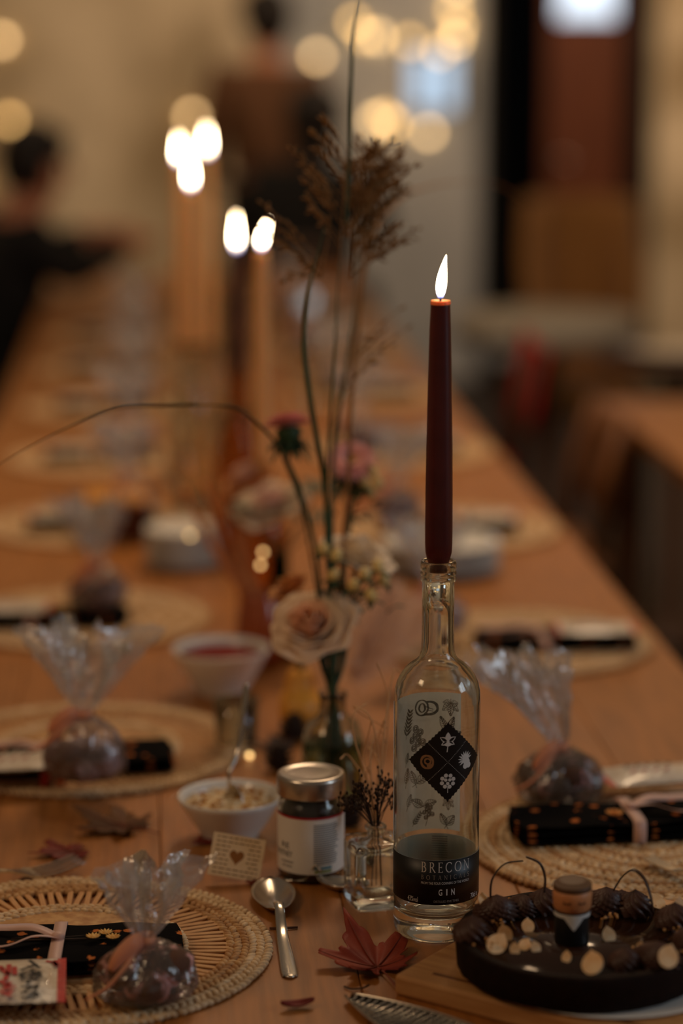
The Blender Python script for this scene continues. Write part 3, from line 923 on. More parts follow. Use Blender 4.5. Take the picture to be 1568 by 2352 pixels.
def spoon_mesh(L_=0.19, bw=.038, bl=.058, hw0=.007, hw1=.017, fork=False):
    """a spoon along +x from the tip of its bowl, lying on z = 0: (bowl, handle)"""
    def bf(u, v):
        t = u
        x = t * bl
        half = bw / 2 * (math.sin(PI * min(1, max(0, t)) ** .85)) ** .62 if 0 < t < 1 else 0
        half = max(half, .0022 if t > .5 else .0)
        s = (v - .5) * 2
        dep = .0085 * math.sin(PI * min(1, t * .96 + .02)) * (1 - s * s)
        return (x, s * half, .0085 - dep + .003 * (t > .9) * (t - .9) * 10)
    b_ = grid(bf, 22, 14, .0011)
    n, pts, wd = 18, [], []
    for k in range(n + 1):
        t = k / n
        x = bl - .004 + t * (L_ - bl)
        z = .0085 + .013 * math.exp(-((t - .14) / .16) ** 2) - .0075 * t
        pts.append((x, 0, z)); wd.append(hw0 + (hw1 - hw0) * max(0, (t - .15) / .85) ** 1.1 if k < n else hw1 * .82)
    wd = [x * (1 if k < n - 1 else .93) for k, x in enumerate(wd)]
    def hf(u, v):
        i = min(n - 1, int(u * n)); q_ = u * n - i
        a, b = Vector(pts[i]), Vector(pts[i + 1])
        p, s, ww = a.lerp(b, q_), (v - .5) * 2, wd[i] + (wd[i + 1] - wd[i]) * q_
        return (p.x - (.004 * s * s if u > .99 else 0), s * ww / 2, p.z + .0011 - .0012 * s * s)
    h_ = grid(hf, n * 2, 8, .0020)
    return b_, h_

def place_spoon(name, label, tip, end, h=0.0, **kw):
    d = (end - tip); L_ = d.length
    t = thing(name, label, 'spoon', (tip.x, tip.y, TZ + h), math.atan2(d.y, d.x))
    b_, h_ = spoon_mesh(L_, **kw)
    obj('spoon_bowl', b_, STEEL, t); obj('handle', h_, STEEL, t)
    return t
place_spoon('dessert_spoon', 'steel dessert spoon lying by the straw placemat', T(620, 2034), T(668, 2254), 0.0005, bw=.040, bl=.090, hw0=.0085, hw1=.0155)
# the spoon standing in the salad
sp = thing('serving_spoon', 'thin steel spoon standing in the bowl of pale salad', 'spoon', G4 + Vector((0, 0, H4 - .012)))
b_, h_ = spoon_mesh(.15, .026, .045, .0045, .008)
MS = TR(.006, -.004, -.002) @ Vector((.10, .15, 1)).to_track_quat('X', 'Z').to_matrix().to_4x4() @ TR(-.02, 0, 0)
obj('spoon_bowl', xf(b_, MS), STEEL, sp); obj('handle', xf(h_, MS), STEEL, sp)

# ================================================================== the heart card
c0, c1 = T(483, 2019), T(587, 2039)
mid = (c0 + c1) / 2
ex = (c1 - c0); wc = ex.length; ex = ex.normalized()
ey = Vector((0, 0, 1)).cross(ex)
tilt = math.radians(24)
ex = (RT * math.cos(-.18) + Vector((0, 0, 1)) * math.sin(-.18)).normalized()
ey = Vector((FW.x, FW.y, 0)).normalized()
vy = (ey * math.sin(tilt) + Vector((0, 0, 1)) * math.cos(tilt)).normalized()
vy = (vy - ex * vy.dot(ex)).normalized()
mid = mid + Vector((0, 0, wc / 2 * math.sin(.18)))
nz = ex.cross(vy)
CM = Matrix(((ex.x, vy.x, nz.x, mid.x), (ex.y, vy.y, nz.y, mid.y), (ex.z, vy.z, nz.z, mid.z + .0006), (0, 0, 0, 1)))
cardm = M('kraft_card', (234, 206, 164), 0.75, col2=(240, 214, 176), scale=80)
cc = thing('heart_card', 'small square cream card with a brown heart leaning by the salad bowl', 'card', (mid.x, mid.y, TZ))
CL = TR(-mid.x, -mid.y, -TZ) @ CM
hc = .040
card = obj('card_sheet', xf(prism([(-wc / 2, 0), (wc / 2, 0), (wc / 2, hc), (-wc / 2, hc)], -.0005, 0), CL), cardm, cc, False)
hp = []
for k in range(40):
    a = 2 * PI * k / 40
    hp.append((.00042 * 16 * math.sin(a) ** 3, hc * .50 + .00048 * (13 * math.cos(a) - 5 * math.cos(2 * a) - 2 * math.cos(3 * a) - math.cos(4 * a))))
obj('heart', xf(prism(hp, .0001, .0003), CL), M('heart_brown', (150, 96, 42), 0.7), card, False)
random.seed(5)
ln = []
for k in range(9):
    x = -wc * .42
    while x < wc * .40:
        l_ = random.uniform(.0025, .006)
        y = hc * (.08 + .105 * k)
        if not (abs(x + l_ / 2) < .0085 and abs(y - hc * .47) < .0105):
            ln.append(seg(x, y, min(x + l_, wc * .43), y, .0011))
        x += l_ + .0014
obj('lettering', xf(off(join(*ln), 0, 0, .0002), CL), M('card_print', (140, 104, 66), 0.8), card, False)

# ================================================================== leaves
def maple(name, label, G, R, rz, m, curl=.3, seed=1, flip=0.0, up=.002, stem=True):
    rnd = random.Random(seed)
    lob = [(0, 1.0), (52, .92), (-52, .92), (112, .62), (-112, .62)]
    def rad(a):
        deg = math.degrees(a)
        best = .42
        for c_, l_ in lob:
            d = abs((deg - c_ + 180) % 360 - 180)
            best = max(best, l_ * (max(0, 1 - d / 40)) ** .8 if d < 40 else 0)
            for sg in (-1, 1):
                d2 = abs((deg - c_ - sg * 17 + 180) % 360 - 180)
                if d2 < 9:
                    best = max(best, l_ * .70 * (1 - d2 / 40))
        if abs(abs(deg) - 180) < 20:
            best = .16
        return best
    NA, NR = 144, 9
    v, f = [(0, 0, 0)], []
    ph = rnd.uniform(0, 6)
    for i in range(1, NR + 1):
        t = i / NR
        for k in range(NA):
            a = 2 * PI * k / NA - PI
            tooth = abs(((k * 5 / NA * 4.8) % 1) - .5) * 2
            r = rad(a) * R * t * (1 + .16 * (tooth - .5) * t)
            x, y = r * math.cos(a), r * math.sin(a)
            q_ = r / R
            z = curl * R * (q_ ** 1.6) * (.85 + .30 * math.sin(3 * a + ph)) + .03 * R * math.cos(a * 10 + ph) * t
            v.append((x, y, z))
    for k in range(NA):
        f.append((0, 1 + k, 1 + (k + 1) % NA))
    for i in range(NR - 1):
        for k in range(NA):
            a, b = 1 + i * NA + k, 1 + i * NA + (k + 1) % NA
            f.append((a, a + NA, b + NA, b))
    zmin = min(p[2] for p in v)
    t_ = thing(name, label, 'leaf', G, rz)
    MX = TR(0, 0, up - zmin if abs(flip) < .01 else up + R * abs(math.sin(flip)) * .25) @ RX(flip)
    lf = obj('blade', xf((v, f), MX), m, t_)
    sm = lf.modifiers.new('thickness', 'SOLIDIFY'); sm.thickness = .0005
    vn = []
    for c_, l_ in lob:
        a = math.radians(c_)
        pp = []
        for s in range(7):
            q_ = l_ * .92 * s / 6
            z = curl * R * (q_ ** 1.6) * (.85 + .30 * math.sin(3 * a + ph)) + .03 * R * math.cos(a * 10 + ph) * q_ + .0006
            pp.append((q_ * R * math.cos(a), q_ * R * math.sin(a), z))
        vn.append(tube(pp, [.0007 * (1 - .7 * s / 6) for s in range(7)], 5))
    obj('veins', xf(join(*vn), MX), M(m.name + '_vein', (120, 50, 30), 0.7), t_)
    if stem:
        obj('stem', xf(tube(smooth_path([(0, 0, 0), (-R * .35, R * .03, .001), (-R * .75, R * .10, -zmin * .2)], 4), .0008, 6), MX), M('leaf_stem', (128, 58, 34), 0.6), t_)
    return t_
RED = M('red_leaf', (128, 32, 16), 0.6, col2=(166, 62, 28), scale=30, bump=.3, translucent=.25)
BRL = M('brown_leaf', (86, 52, 26), 0.7, col2=(112, 72, 36), scale=30, bump=.3, translucent=.2)
DRL = M('dark_red_leaf', (116, 24, 14), 0.6, col2=(136, 38, 20), scale=30, bump=.3, translucent=.2)
maple('maple_leaf', 'curled rust-red maple leaf lying in front of the gin bottle', T(866, 2228), .060, math.radians(112), RED, .42, 3, up=.0015)
maple('maple_leaf', 'large brown autumn leaf lying beyond the fork', T(285, 1905), .058, math.radians(150), BRL, .20, 8)
maple('maple_leaf', 'dark red autumn leaf with its tip towards the left table edge', T(165, 1962), .040, math.radians(190), DRL, .12, 5, stem=False)
maple('maple_leaf', 'small dark leaf tucked behind the heart card', T(462, 1940), .016, math.radians(40), DRL, .3, 12)
maple('maple_leaf', 'tiny red leaf between the heart card and the dessert spoon', T(578, 2032), .013, math.radians(20), RED, .3, 15, stem=False)
maple('maple_leaf', 'dark leaf lying under the wineglass stem by the salad', T(640, 1722), .034, math.radians(100), M('black_leaf', (36, 20, 14), .7, translucent=.1), .25, 17)
def simple_leaf(label, G, L_, wd, rz, m):
    t_ = thing('small_leaf', label, 'leaf', G, rz)
    o = obj('blade', grid(lambda u, v: ((u - .5) * L_, (v - .5) * wd * math.sin(PI * u) ** .7, .0025 + .003 * (2 * v - 1) ** 2 + .003 * (2 * u - 1) ** 2), 16, 8, .0005), m, t_)
    obj('midrib', tube([((u / 10 - .5) * L_, 0, .0028 + .003 * (2 * u / 10 - 1) ** 2) for u in range(11)], .0005, 5), M('leaf_stem', (128, 58, 34), 0.6), t_)
simple_leaf('small oval red leaf on bare wood near the front edge', T(683, 2317), .028, .013, math.radians(12), DRL)
tw = thing('dry_twig', 'thin curved dry twig beside the cake board corner', 'twig', T(818, 2273))
obj('bark', tube(smooth_path([T(790, 2270) - T(818, 2273) + Vector((0, 0, .0015)), Vector((-.004, -.003, .002)), Vector((.005, -.002, .002)), T(848, 2272) - T(818, 2273) + Vector((0, 0, .004))], 5), .0009, 6), DRIED, tw)
tp = thing('dry_twig', 'short brown twig beside the dessert spoon handle', 'twig', T(650, 2136))
obj('bark', tube([(-.012, .001, .0015), (0, 0, .0018), (.013, .0015, .0015)], .0012, 6), BRL, tp)

# ================================================================== forks
def fork(name, label, tip, end, h=0.0, width=.026, head=.075):
    d = end - tip; L_ = d.length
    t = thing(name, label, 'fork', (tip.x, tip.y, TZ + h), math.atan2(d.y, d.x))
    for k in range(4):
        y = (k - 1.5) * width / 3.6
        pts = [(x, y, .010 - .006 * math.sin(PI * min(1, x / head)) + .001) for x in [head * .65 * i / 8 for i in range(9)]]
        obj('tine', strip(pts, (0, 1, 0), [.0012] + [.0034] * 8, .0018), STEEL, t, False)
    pts, wd = [], []
    for i in range(24):
        s = i / 23
        x = head * .62 + s * (L_ - head * .62)
        z = .0045 + .010 * math.exp(-((s - .28) / .18) ** 2)
        pts.append((x, 0, z)); wd.append(width * .98 if s < .05 else max(.006, width * (1 - s * 4.2)) if s < .2 else .006 + .011 * (s - .2))
    obj('handle', strip(pts, (0, 1, 0), wd, .002), STEEL, t, False)
    return t
ft_ = T(184, 1996)
fork('table_fork', 'steel fork with bright tines at the left table edge', ft_, ft_ + (T(20, 2030) - ft_).normalized() * .19, width=.030)
fork('table_fork', 'steel fork at the right edge behind the chocolate tart', T(1700, 2110), T(1490, 1998), .0075, width=.024)
place_spoon('teaspoon', 'steel teaspoon lying between the chutney jar and the bud vase', T(830, 2052), T(640, 2022), .0005, bw=.026, bl=.045, hw0=.005, hw1=.011)
# ================================================================== board, tart and toppings
BH = .018
A = T(905, 2238, BH); B = T(1200, 2314, BH)
d1 = (B - A).normalized(); d2 = Vector((-d1.y, d1.x, 0))
bd_ = thing('cake_board', 'thick wooden serving board under the chocolate tart', 'board', (A.x, A.y, TZ), math.atan2(d1.y, d1.x))
LB, WB = .44, .29
obj('board_slab', rbox(LB, WB, BH, .003, (LB / 2, WB / 2, BH / 2)), BOARD, bd_, False)
obj('groove', join(rbox(LB - .05, .004, .0006, c=(LB / 2, .02, BH)), rbox(LB - .05, .004, .0006, c=(LB / 2, WB - .02, BH))), WOOD_C, bd_, False)

PT = .003
top_h = BH + PT + .031
TC = T(1333, 2140, top_h)
RT_ = 288 * (TC - CAM).dot(FW) / F
pb = Vector((TC.x, TC.y, TZ + BH))
pl = tag(obj('cake_plate', lathe([(0, .0), (RT_ * .8, 0), (RT_ * .97, .0012), (RT_ * 1.01, .0025), (RT_ * 1.01, .0030), (RT_ * .97, .0028), (0, .0028)], 64), WHITE, loc=pb + Vector((.020, -.004, 0))), 'white plate between the chocolate tart and the board', 'plate')
HT = .031
tt = thing('chocolate_tart', 'round dark chocolate tart with piped cream and hazelnuts on the cake board', 'tart', pb + Vector((0, 0, PT)))
obj('crust', lathe([(0, 0), (RT_ - .012, 0), (RT_ - .005, .0008), (RT_ - .002, .003), (RT_, HT - .003), (RT_ - .0012, HT - .0006), (RT_ - .004, HT), (RT_ - .009, HT - .0004), (RT_ - .010, HT - .004), (0, HT - .005)], 96, lambda a, z: 1 + .004 * math.sin(70 * a)), CHOC_S, tt, label='dark cocoa pastry shell')
obj('ganache', lathe([(0, HT - .0046), (RT_ - .0098, HT - .0046), (RT_ - .0092, HT - .0026), (0, HT - .0024)], 96), GANACHE, tt, label='glossy brown ganache')
def at_top(px, py, h=0.0):
    p = T(px, py, top_h + h) - (pb + Vector((0, 0, PT)))
    return Vector((p.x, p.y, HT + h - .0024))

def rosette(R, Hh, n=11, twist=1.6, squash=1.0):
    v, f = [], []
    NA, NR = n * 6, 12
    for j in range(NR + 1):
        t = j / NR
        r = R * (math.sin(PI * (.18 + .82 * (1 - t)) * .62) ** .9) * (1 - t ** 3) * (1 if t < .9 else 1)
        z = Hh * t ** .8
        for k in range(NA):
            a = 2 * PI * k / NA
            rr = r * (1 + .17 * math.cos(n * (a + twist * t)))
            v.append((rr * math.cos(a), rr * math.sin(a) * squash, z))
    for j in range(NR):
        for k in range(NA):
            k2 = (k + 1) % NA
            f.append((j * NA + k, j * NA + k2, (j + 1) * NA + k2, (j + 1) * NA + k))
    return v, f
CREAM = M('chocolate_cream', (66, 40, 30), 0.45, col2=(80, 50, 38), scale=60)
me_a = obj('piped_rosette', rosette(.0150, .021), CREAM, tt).data
me_b = obj('piped_rosette', rosette(.0165, .017, 12, 2.6, .85), CREAM, tt).data
roots = [o for o in tt.children if o.name.startswith('piped_rosette')]
spots = [(1250, 2084, 'a', 1.0), (1199, 2088, 'b', .95), (1140, 2098, 'b', 1.15), (1084, 2150, 'a', 1.0), (1391, 2084, 'b', 1.25), (1458, 2090, 'a', 1.0), (1426, 2080, 'b', 1.0),
         (1508, 2206, 'b', 1.15), (1436, 2214, 'a', .8), (1548, 2120, 'a', 1.0), (1586, 2165, 'b', 1.0)]
for i, (x, y, k, s) in enumerate(spots):
    o = roots[i] if i < 2 else obj('piped_rosette', me_a if k == 'a' else me_b, None, tt)
    if i < 2:
        o.data = me_a if k == 'a' else me_b
    o.location = at_top(x, y)
    o.scale = (s, s, s)
    o.rotation_euler = (0, 0, i * 1.7)
def half_nut():
    """half a hazelnut: a teardrop dome with a flat cut face looking towards +z"""
    v, f = [], []
    NA, NR = 22, 5
    out_ = [(.0072 * math.cos(2 * PI * k / NA) * (1 - .28 * max(0, math.sin(2 * PI * k / NA)) ** 2), .0088 * math.sin(2 * PI * k / NA) + (.0016 if k == NA // 4 else 0)) for k in range(NA)]
    for j in range(NR):
        t = j / NR
        for x, y in out_:
            v.append((x * math.cos(PI / 2 * t), y * math.cos(PI / 2 * t), -.0058 * math.sin(PI / 2 * t)))
    o = len(v); v += [(0, 0, -.0058), (0, 0, .0004)]
    for j in range(NR - 1):
        for k in range(NA):
            k2 = (k + 1) % NA
            f.append((j * NA + k, (j + 1) * NA + k, (j + 1) * NA + k2, j * NA + k2))
    for k in range(NA):
        k2 = (k + 1) % NA
        f += [((NR - 1) * NA + k, o, (NR - 1) * NA + k2), (k, k2, o + 1)]
    return v, f
nutv = half_nut()
nm = None
random.seed(8)
for i, (x, y, s, h) in enumerate([(1141, 2176, 1.15, 0), (1105, 2088, .9, .004), (1159, 2152, .9, 0), (1212, 2130, .75, 0), (1205, 2172, .7, 0), (1359, 2222, 1.25, .002), (1534, 2206, 1.15, .008), (1507, 2076, 1.0, .006),
                                (1087, 2126, .8, .010), (1398, 2152, .8, 0), (1112, 2072, .8, .010), (1300, 2200, .6, 0), (1470, 2180, .6, 0), (1560, 2090, .9, .004), (1182, 2182, .6, 0), (1230, 2178, .6, 0)]):
    if nm is None:
        o = sharp(obj('hazelnut', nutv, NUT, tt), 50); nm = o.data
    else:
        o = obj('hazelnut', nm, None, tt)
    o.location = at_top(x, y, h) + Vector((0, 0, .005 * s))
    o.rotation_euler = (random.uniform(.4, 1.25), random.uniform(-.4, .4), random.uniform(-.6, .6))
    o.scale = (s, s, s)
cr_ = []
for cx, cy, n in ((1137, 2110, 14), (1405, 2098, 22), (1120, 2078, 12), (1500, 2075, 16), (1555, 2130, 16), (1270, 2068, 8), (1190, 2060, 6), (1460, 2175, 10), (1540, 2180, 10), (1130, 2160, 10)):
    for k in range(n):
        p = at_top(cx + random.gauss(0, 14), cy + random.gauss(0, 4), random.choice((0, 0, .008)))
        cr_.append(xf(rbox(random.uniform(.001, .0028), random.uniform(.001, .0024), random.uniform(.0008, .002), 0), TR(p) @ RZ(k) @ RX(k * 2.0)))
obj('nut_crumbs', join(*cr_), M('nut_crumb', (196, 140, 76), 0.6), tt, False, kind='stuff')
def curl(pxs, wd):
    org = pb + Vector((0, 0, PT))
    zt = (TC - CAM).dot(FW)
    pts = [V(x, y, zz) - org for x, y, zz in pxs]
    sm = smooth_path(pts, 7)
    obj('chocolate_curl', strip(sm, (RT * .25 + FW * .9), [wd * (.45 + .55 * math.sin(PI * min(1, .15 + .8 * k / len(sm)))) for k in range(len(sm))], .0012), CHOC, tt)
zb = (T(1130, 2100, top_h) - CAM).dot(FW)
curl([(1126, 2062, zb), (1130, 2020, zb), (1158, 1985, zb), (1201, 1977, zb)], .0045)
curl([(1250, 2050, zb), (1251, 2012, zb), (1238, 1982, zb - .004), (1208, 1968, zb - .006)], .005)
curl([(1408, 2046, zb), (1430, 2012, zb), (1456, 1999, zb - .01), (1480, 2020, zb - .015), (1494, 2060, zb - .02), (1500, 2096, zb - .02)], .008)

# ================================================================== the wooden peg figure
pg0 = T(1312, 2156, top_h)
pgz = (pg0 - CAM).dot(FW)
pr_ = 42 * pgz / F
pgb = Vector((pg0.x, pg0.y, TZ + top_h - .0022))
hn, hh, hc_ = HGT(pgb, 2088), HGT(pgb, 2020), HGT(pgb, 2036)
pg = thing('peg_figure', 'little wooden groom figure in black suit standing on the chocolate tart', 'figurine', pgb)
SKINW = M('peg_face', (206, 138, 88), 0.5)
bodyo = obj('body', lathe([(0, 0), (pr_ * .90, 0), (pr_ * .95, .0012), (pr_ * .95, hn * .9), (pr_ * .90, hn), (0, hn)], 40), M('peg_suit', (14, 12, 11), 0.5), pg, label='black painted suit')
obj('head', lathe([(0, hn), (pr_ * .88, hn), (pr_ * 1.03, hn + .003), (pr_ * 1.07, (hn + hh) / 2), (pr_ * 1.04, hc_), (pr_ * 1.0, hc_), (0, hc_)], 40), SKINW, pg, label='painted face with closed eyes')
obj('hair', lathe([(pr_ * 1.0, hc_ - .0016), (pr_ * 1.065, hc_ - .0012), (pr_ * 1.06, hc_ + .003), (pr_ * 1.0, hh - .003), (pr_ * .86, hh - .0006), (pr_ * .6, hh), (0, hh)], 40), M('peg_hair', (92, 62, 36), 0.6), pg, label='brown flat hair cap')
PP = math.atan2(-pgb.y, -pgb.x)
def pw_(vf, r):
    return [((r + z) * math.cos(PP + x / pr_), (r + z) * math.sin(PP + x / pr_), y) for x, y, z in vf[0]], vf[1]
hm = (hn + hc_) / 2
hd = pg.children[1]
ink = M('peg_ink', (58, 30, 20), 0.6)
for sx in (-1, 1):
    obj('eye', pw_(join(arc(sx * .0060 + .002, hm + .002, .0030, .0022, 195, 345, .0006, .0008, 12), *[seg(sx * .0060 + .002 + q_ * .0022, hm + .0004, sx * .0060 + .002 + q_ * .0030, hm - .0016, .0005) for q_ in (-1, 0, 1)]), pr_ * 1.075), ink, hd, False)
obj('mouth', pw_(arc(.002, hm - .0045, .0026, .0018, 200, 340, .0006, .0008, 12), pr_ * 1.07), M('peg_mouth', (150, 70, 52), 0.6), hd, False)
obj('collar', pw_(grid(lambda u, v: ((u - .5) * pr_ * 3.1, hn - .0005 - v * (.003 + .0105 * max(0, 1 - abs((u - .5) * 3.1 - .12) / .55)), 0), 40, 2), pr_ * .985), M('peg_collar', (214, 212, 208), 0.6), bodyo, False)

# ================================================================== cake server
tipp = T(800, 2293, .003)
dirv = (T(1010, 2388, .003) - tipp).normalized()
cs = thing('cake_server', 'patterned silver cake server lying in front of the board', 'cake server', (tipp.x, tipp.y, TZ), math.atan2(dirv.y, dirv.x))
ENG = M('engraved_silver', (66, 56, 44), 0.16, 1.0, col2=(226, 220, 210), scale=48, kind='wave', bump=.9)
def bfn(u, v):
    x = u * .15
    hw = .030 * math.sin(PI * min(1, .02 + u * .62)) ** .8 * (1 if u < .8 else 1 - (u - .8) * 3.6)
    return (x, (v - .5) * 2 * max(hw, .0004), .003 + .0035 * (2 * v - 1) ** 2 + .002 * u)
obj('blade', grid(bfn, 30, 12, .0012), ENG, cs)
obj('rim', join(tube([bfn(u / 30, 0) for u in range(31)], .0011, 6), tube([bfn(u / 30, 1) for u in range(31)], .0011, 6)), STEEL, cs)
obj('handle', strip([(.148, 0, .006), (.17, 0, .014), (.20, 0, .018), (.30, 0, .006)], (0, 1, 0), [.010, .009, .010, .022], .003), STEEL, cs)
# ================================================================== straw placemats
def stitches(r, z, n, ln, wd, ht, slant, seed):
    rnd = random.Random(seed)
    base = sphere((ln / 2, wd / 2, ht / 2), 6, 4)
    out = []
    for k in range(n):
        a = 2 * PI * (k + rnd.uniform(-.15, .15)) / n
        out.append(xf(base, TR(r * math.cos(a), r * math.sin(a), z + rnd.uniform(-.0004, .0004)) @ RZ(a + PI / 2 + slant + rnd.uniform(-.15, .15)) @ RY(rnd.uniform(-.15, .15))))
    return join(*out)

def mat_open(label, G, RM, single):
    """straw mat: braided rim, a ring of open spokes, braided inner ring, woven middle"""
    t = thing('straw_placemat', label, 'placemat', G, group='straw placemats')
    for i in range(6):
        r = RM - .004 - i * .0066
        obj('braid_row', stitches(r, .0032, int(2 * PI * r / .0072), .0118, .0064, .0062, (.75 if i % 2 else -.75), i), STRAW_P if i < 3 else STRAW, t, kind='stuff')
    r1, r0 = RM - .042, RM * .585
    ns = 92
    sp_ = rbox(r1 - r0 + .008, .0050, .0018, .0005, seg=1)
    if single:
        me = None
        for k in range(ns):
            a = 2 * PI * k / ns
            o = obj('spoke', sp_ if me is None else me, SPOKE, t, False)
            me = me or o.data
            o.location = ((r0 + r1) / 2 * math.cos(a), (r0 + r1) / 2 * math.sin(a), .0036)
            o.rotation_euler = (0, 0, a + .10 * math.sin(k * 1.9))
    else:
        obj('spokes', join(*[xf(sp_, RZ(2 * PI * k / ns) @ TR((r0 + r1) / 2, 0, .0036)) for k in range(ns)]), SPOKE, t, False, kind='stuff')
    for i in range(3):
        r = r0 - .001 - i * .0062
        obj('braid_row', stitches(r, .0034, int(2 * PI * r / .0072), .0105, .006, .0056, (.45 if i % 2 else -.45), 20 + i), STRAW_P, t, kind='stuff')
    obj('woven_middle', lathe([(0, .0012), (r0 - .014, .0012), (r0 - .014, .004), (0, .0042)], 48, lambda a, z: 1 + .01 * math.sin(40 * a)), STRAW, t)
    return t

def mat_solid(label, G, RM):
    t = thing('straw_placemat', label, 'placemat', G, group='straw placemats')
    for i in range(22):
        r = RM - .004 - i * .0079
        if r < .01:
            break
        obj('braid_row', stitches(r, .0034, int(2 * PI * r / .0085), .0130, .0080, .0060, (.6 if i % 2 else -.6), i), STRAW_P if i % 3 else STRAW, t, kind='stuff')
    obj('backing', lathe([(0, .0004), (RM - .006, .0004), (RM - .006, .0018), (0, .0018)], 48), STRAW, t)
    return t

# ================================================================== napkins, ribbons, packets, gift bags
def napkin_mat():
    m = M('black_floral_cotton', (10, 8, 8), 1.0, spec=.1)
    N, L = m.node_tree.nodes, m.node_tree.links
    p = N['Principled BSDF']
    tc, vo, cr, nz_, mx = N.new('ShaderNodeTexCoord'), N.new('ShaderNodeTexVoronoi'), N.new('ShaderNodeValToRGB'), N.new('ShaderNodeTexNoise'), N.new('ShaderNodeMix')
    mp = N.new('ShaderNodeMapping'); mp.inputs['Scale'].default_value = (1, 1, 0.15)
    vo.inputs['Scale'].default_value = 52
    vo.inputs['Randomness'].default_value = 1.0
    nz_.inputs['Scale'].default_value = 320
    L.new(tc.outputs['Object'], mp.inputs[0]); L.new(mp.outputs[0], vo.inputs['Vector']); L.new(tc.outputs['Object'], nz_.inputs['Vector'])
    mx.data_type = 'FLOAT'
    ad = N.new('ShaderNodeMath'); ad.operation = 'MULTIPLY_ADD'; ad.inputs[1].default_value = 0.35; 
    L.new(nz_.outputs['Fac'], ad.inputs[0]); L.new(vo.outputs['Distance'], ad.inputs[2])
    cr.color_ramp.interpolation = 'LINEAR'
    e = cr.color_ramp.elements
    e[0].position, e[0].color = 0.36, lin((188, 108, 54))
    e[1].position, e[1].color = 0.42, lin((10, 8, 8))
    L.new(ad.outputs[0], cr.inputs[0]); L.new(cr.outputs[0], p.inputs['Base Color'])
    N.remove(mx)
    return m
NAPM = napkin_mat()

def napkin_mesh(L_, W_, Hh, seed):
    def layer(k, n):
        z0, z1 = Hh * k / n, Hh * (k + 1) / n
        ins = .0015 * k
        nu, nv = 22, 10
        def f(u, v, top):
            x, y = (u - .5) * (L_ - ins), (v - .5) * (W_ - ins * 2)
            e = min(1, 7 * min(u, 1 - u, v * W_ / L_ * 2, (1 - v) * W_ / L_ * 2))
            b = .0032 * noise.noise(Vector((x * 22 + seed, y * 26, k * 3.1)))
            m_ = (z0 + z1) / 2
            return (x + .004 * noise.noise(Vector((y * 30, k, seed))) + (.006 * math.sin(PI * v) * (1 if u > .5 else -1) if u in (0, 1) else 0), y + .004 * noise.noise(Vector((x * 24, k + 9, seed))), m_ + (1 if top else -1) * (z1 - z0) * .5 * (.35 + .65 * e ** .5) + (b + .0008 if k == n - 1 and top else b * .3))
        a, b = grid(lambda u, v: f(u, v, True), nu, nv), grid(lambda u, v: f(1 - u, v, False), nu, nv)
        return join(a, b)
    return [layer(k, 3) for k in range(3)]

def bow(parent, W_, Hh, seed, m, width=.011, tails=True, x0=0.0, daisies=True, td=-1):
    """a ribbon round the napkin with a knot, two tails and dried daisies under the knot"""
    n = 16
    ring = []
    for k in range(n + 1):
        a = 2 * PI * k / n
        c, s = math.cos(a), math.sin(a)
        ring.append((x0, (W_ / 2 + .0015) * (abs(c) ** .25) * (1 if c >= 0 else -1), Hh / 2 + (Hh / 2 + .0028) * (abs(s) ** .35) * (1 if s >= 0 else -1)))
    obj('ribbon', strip(ring, (1, 0, 0), width, .0006), m, parent)
    obj('ribbon_knot', xf(sphere((.006, .0055, .004), 12, 8), TR(x0, 0, Hh + .005)), m, parent)
    if tails:
        for sg, ln in ((1, .075), (-1, .085)):
            p = smooth_path([(x0, 0, Hh + .004), (x0 + td * .020, sg * .010, Hh + .009), (x0 + td * .045, sg * .022, Hh + .005), (x0 + td * ln, sg * .020 + .006, Hh + .0035)], 6)
            obj('ribbon_tail', strip(p, (0, 1, .25 * sg), width * .85, .0006), m, parent)
    if daisies:
        DA = M('dried_daisy', (206, 148, 66), 0.7, col2=(230, 186, 110), scale=90)
        for (dx, dy) in ((.030, -.002), (.040, .007), (.047, -.004)):
            pt = []
            for q in range(11):
                a = 2 * PI * q / 11
                pt.append(xf(sphere((.0034, .0013, .0007), 6, 4), TR(x0 + dx, dy, Hh + .004) @ RZ(a) @ TR(.0036, 0, .0008) @ RY(-.5)))
            obj('daisy', join(*pt, sphere((.0024, .0024, .002), 8, 6, (x0 + dx, dy, Hh + .0045))), DA, parent)
            obj('daisy_stem', tube([(x0 - .04, dy * .5, Hh + .0022), (x0, dy * .4, Hh + .0026), (x0 + dx, dy, Hh + .0035)], .0005, 5), DRIED, parent)

def napkin(label, G, rz, L_=.20, W_=.085, Hh=.018, seed=0, x0=0.0, rib=None, width=.011, daisies=True, tails=True, td=-1):
    t = thing('folded_napkin', label, 'napkin', G, rz, 'black floral napkins')
    for k, g_ in enumerate(napkin_mesh(L_, W_, Hh, seed)):
        obj('fold', g_, NAPM, t)
    bow(t, W_, Hh, seed, rib or PINKR, width, tails, x0, daisies, td)
    return t

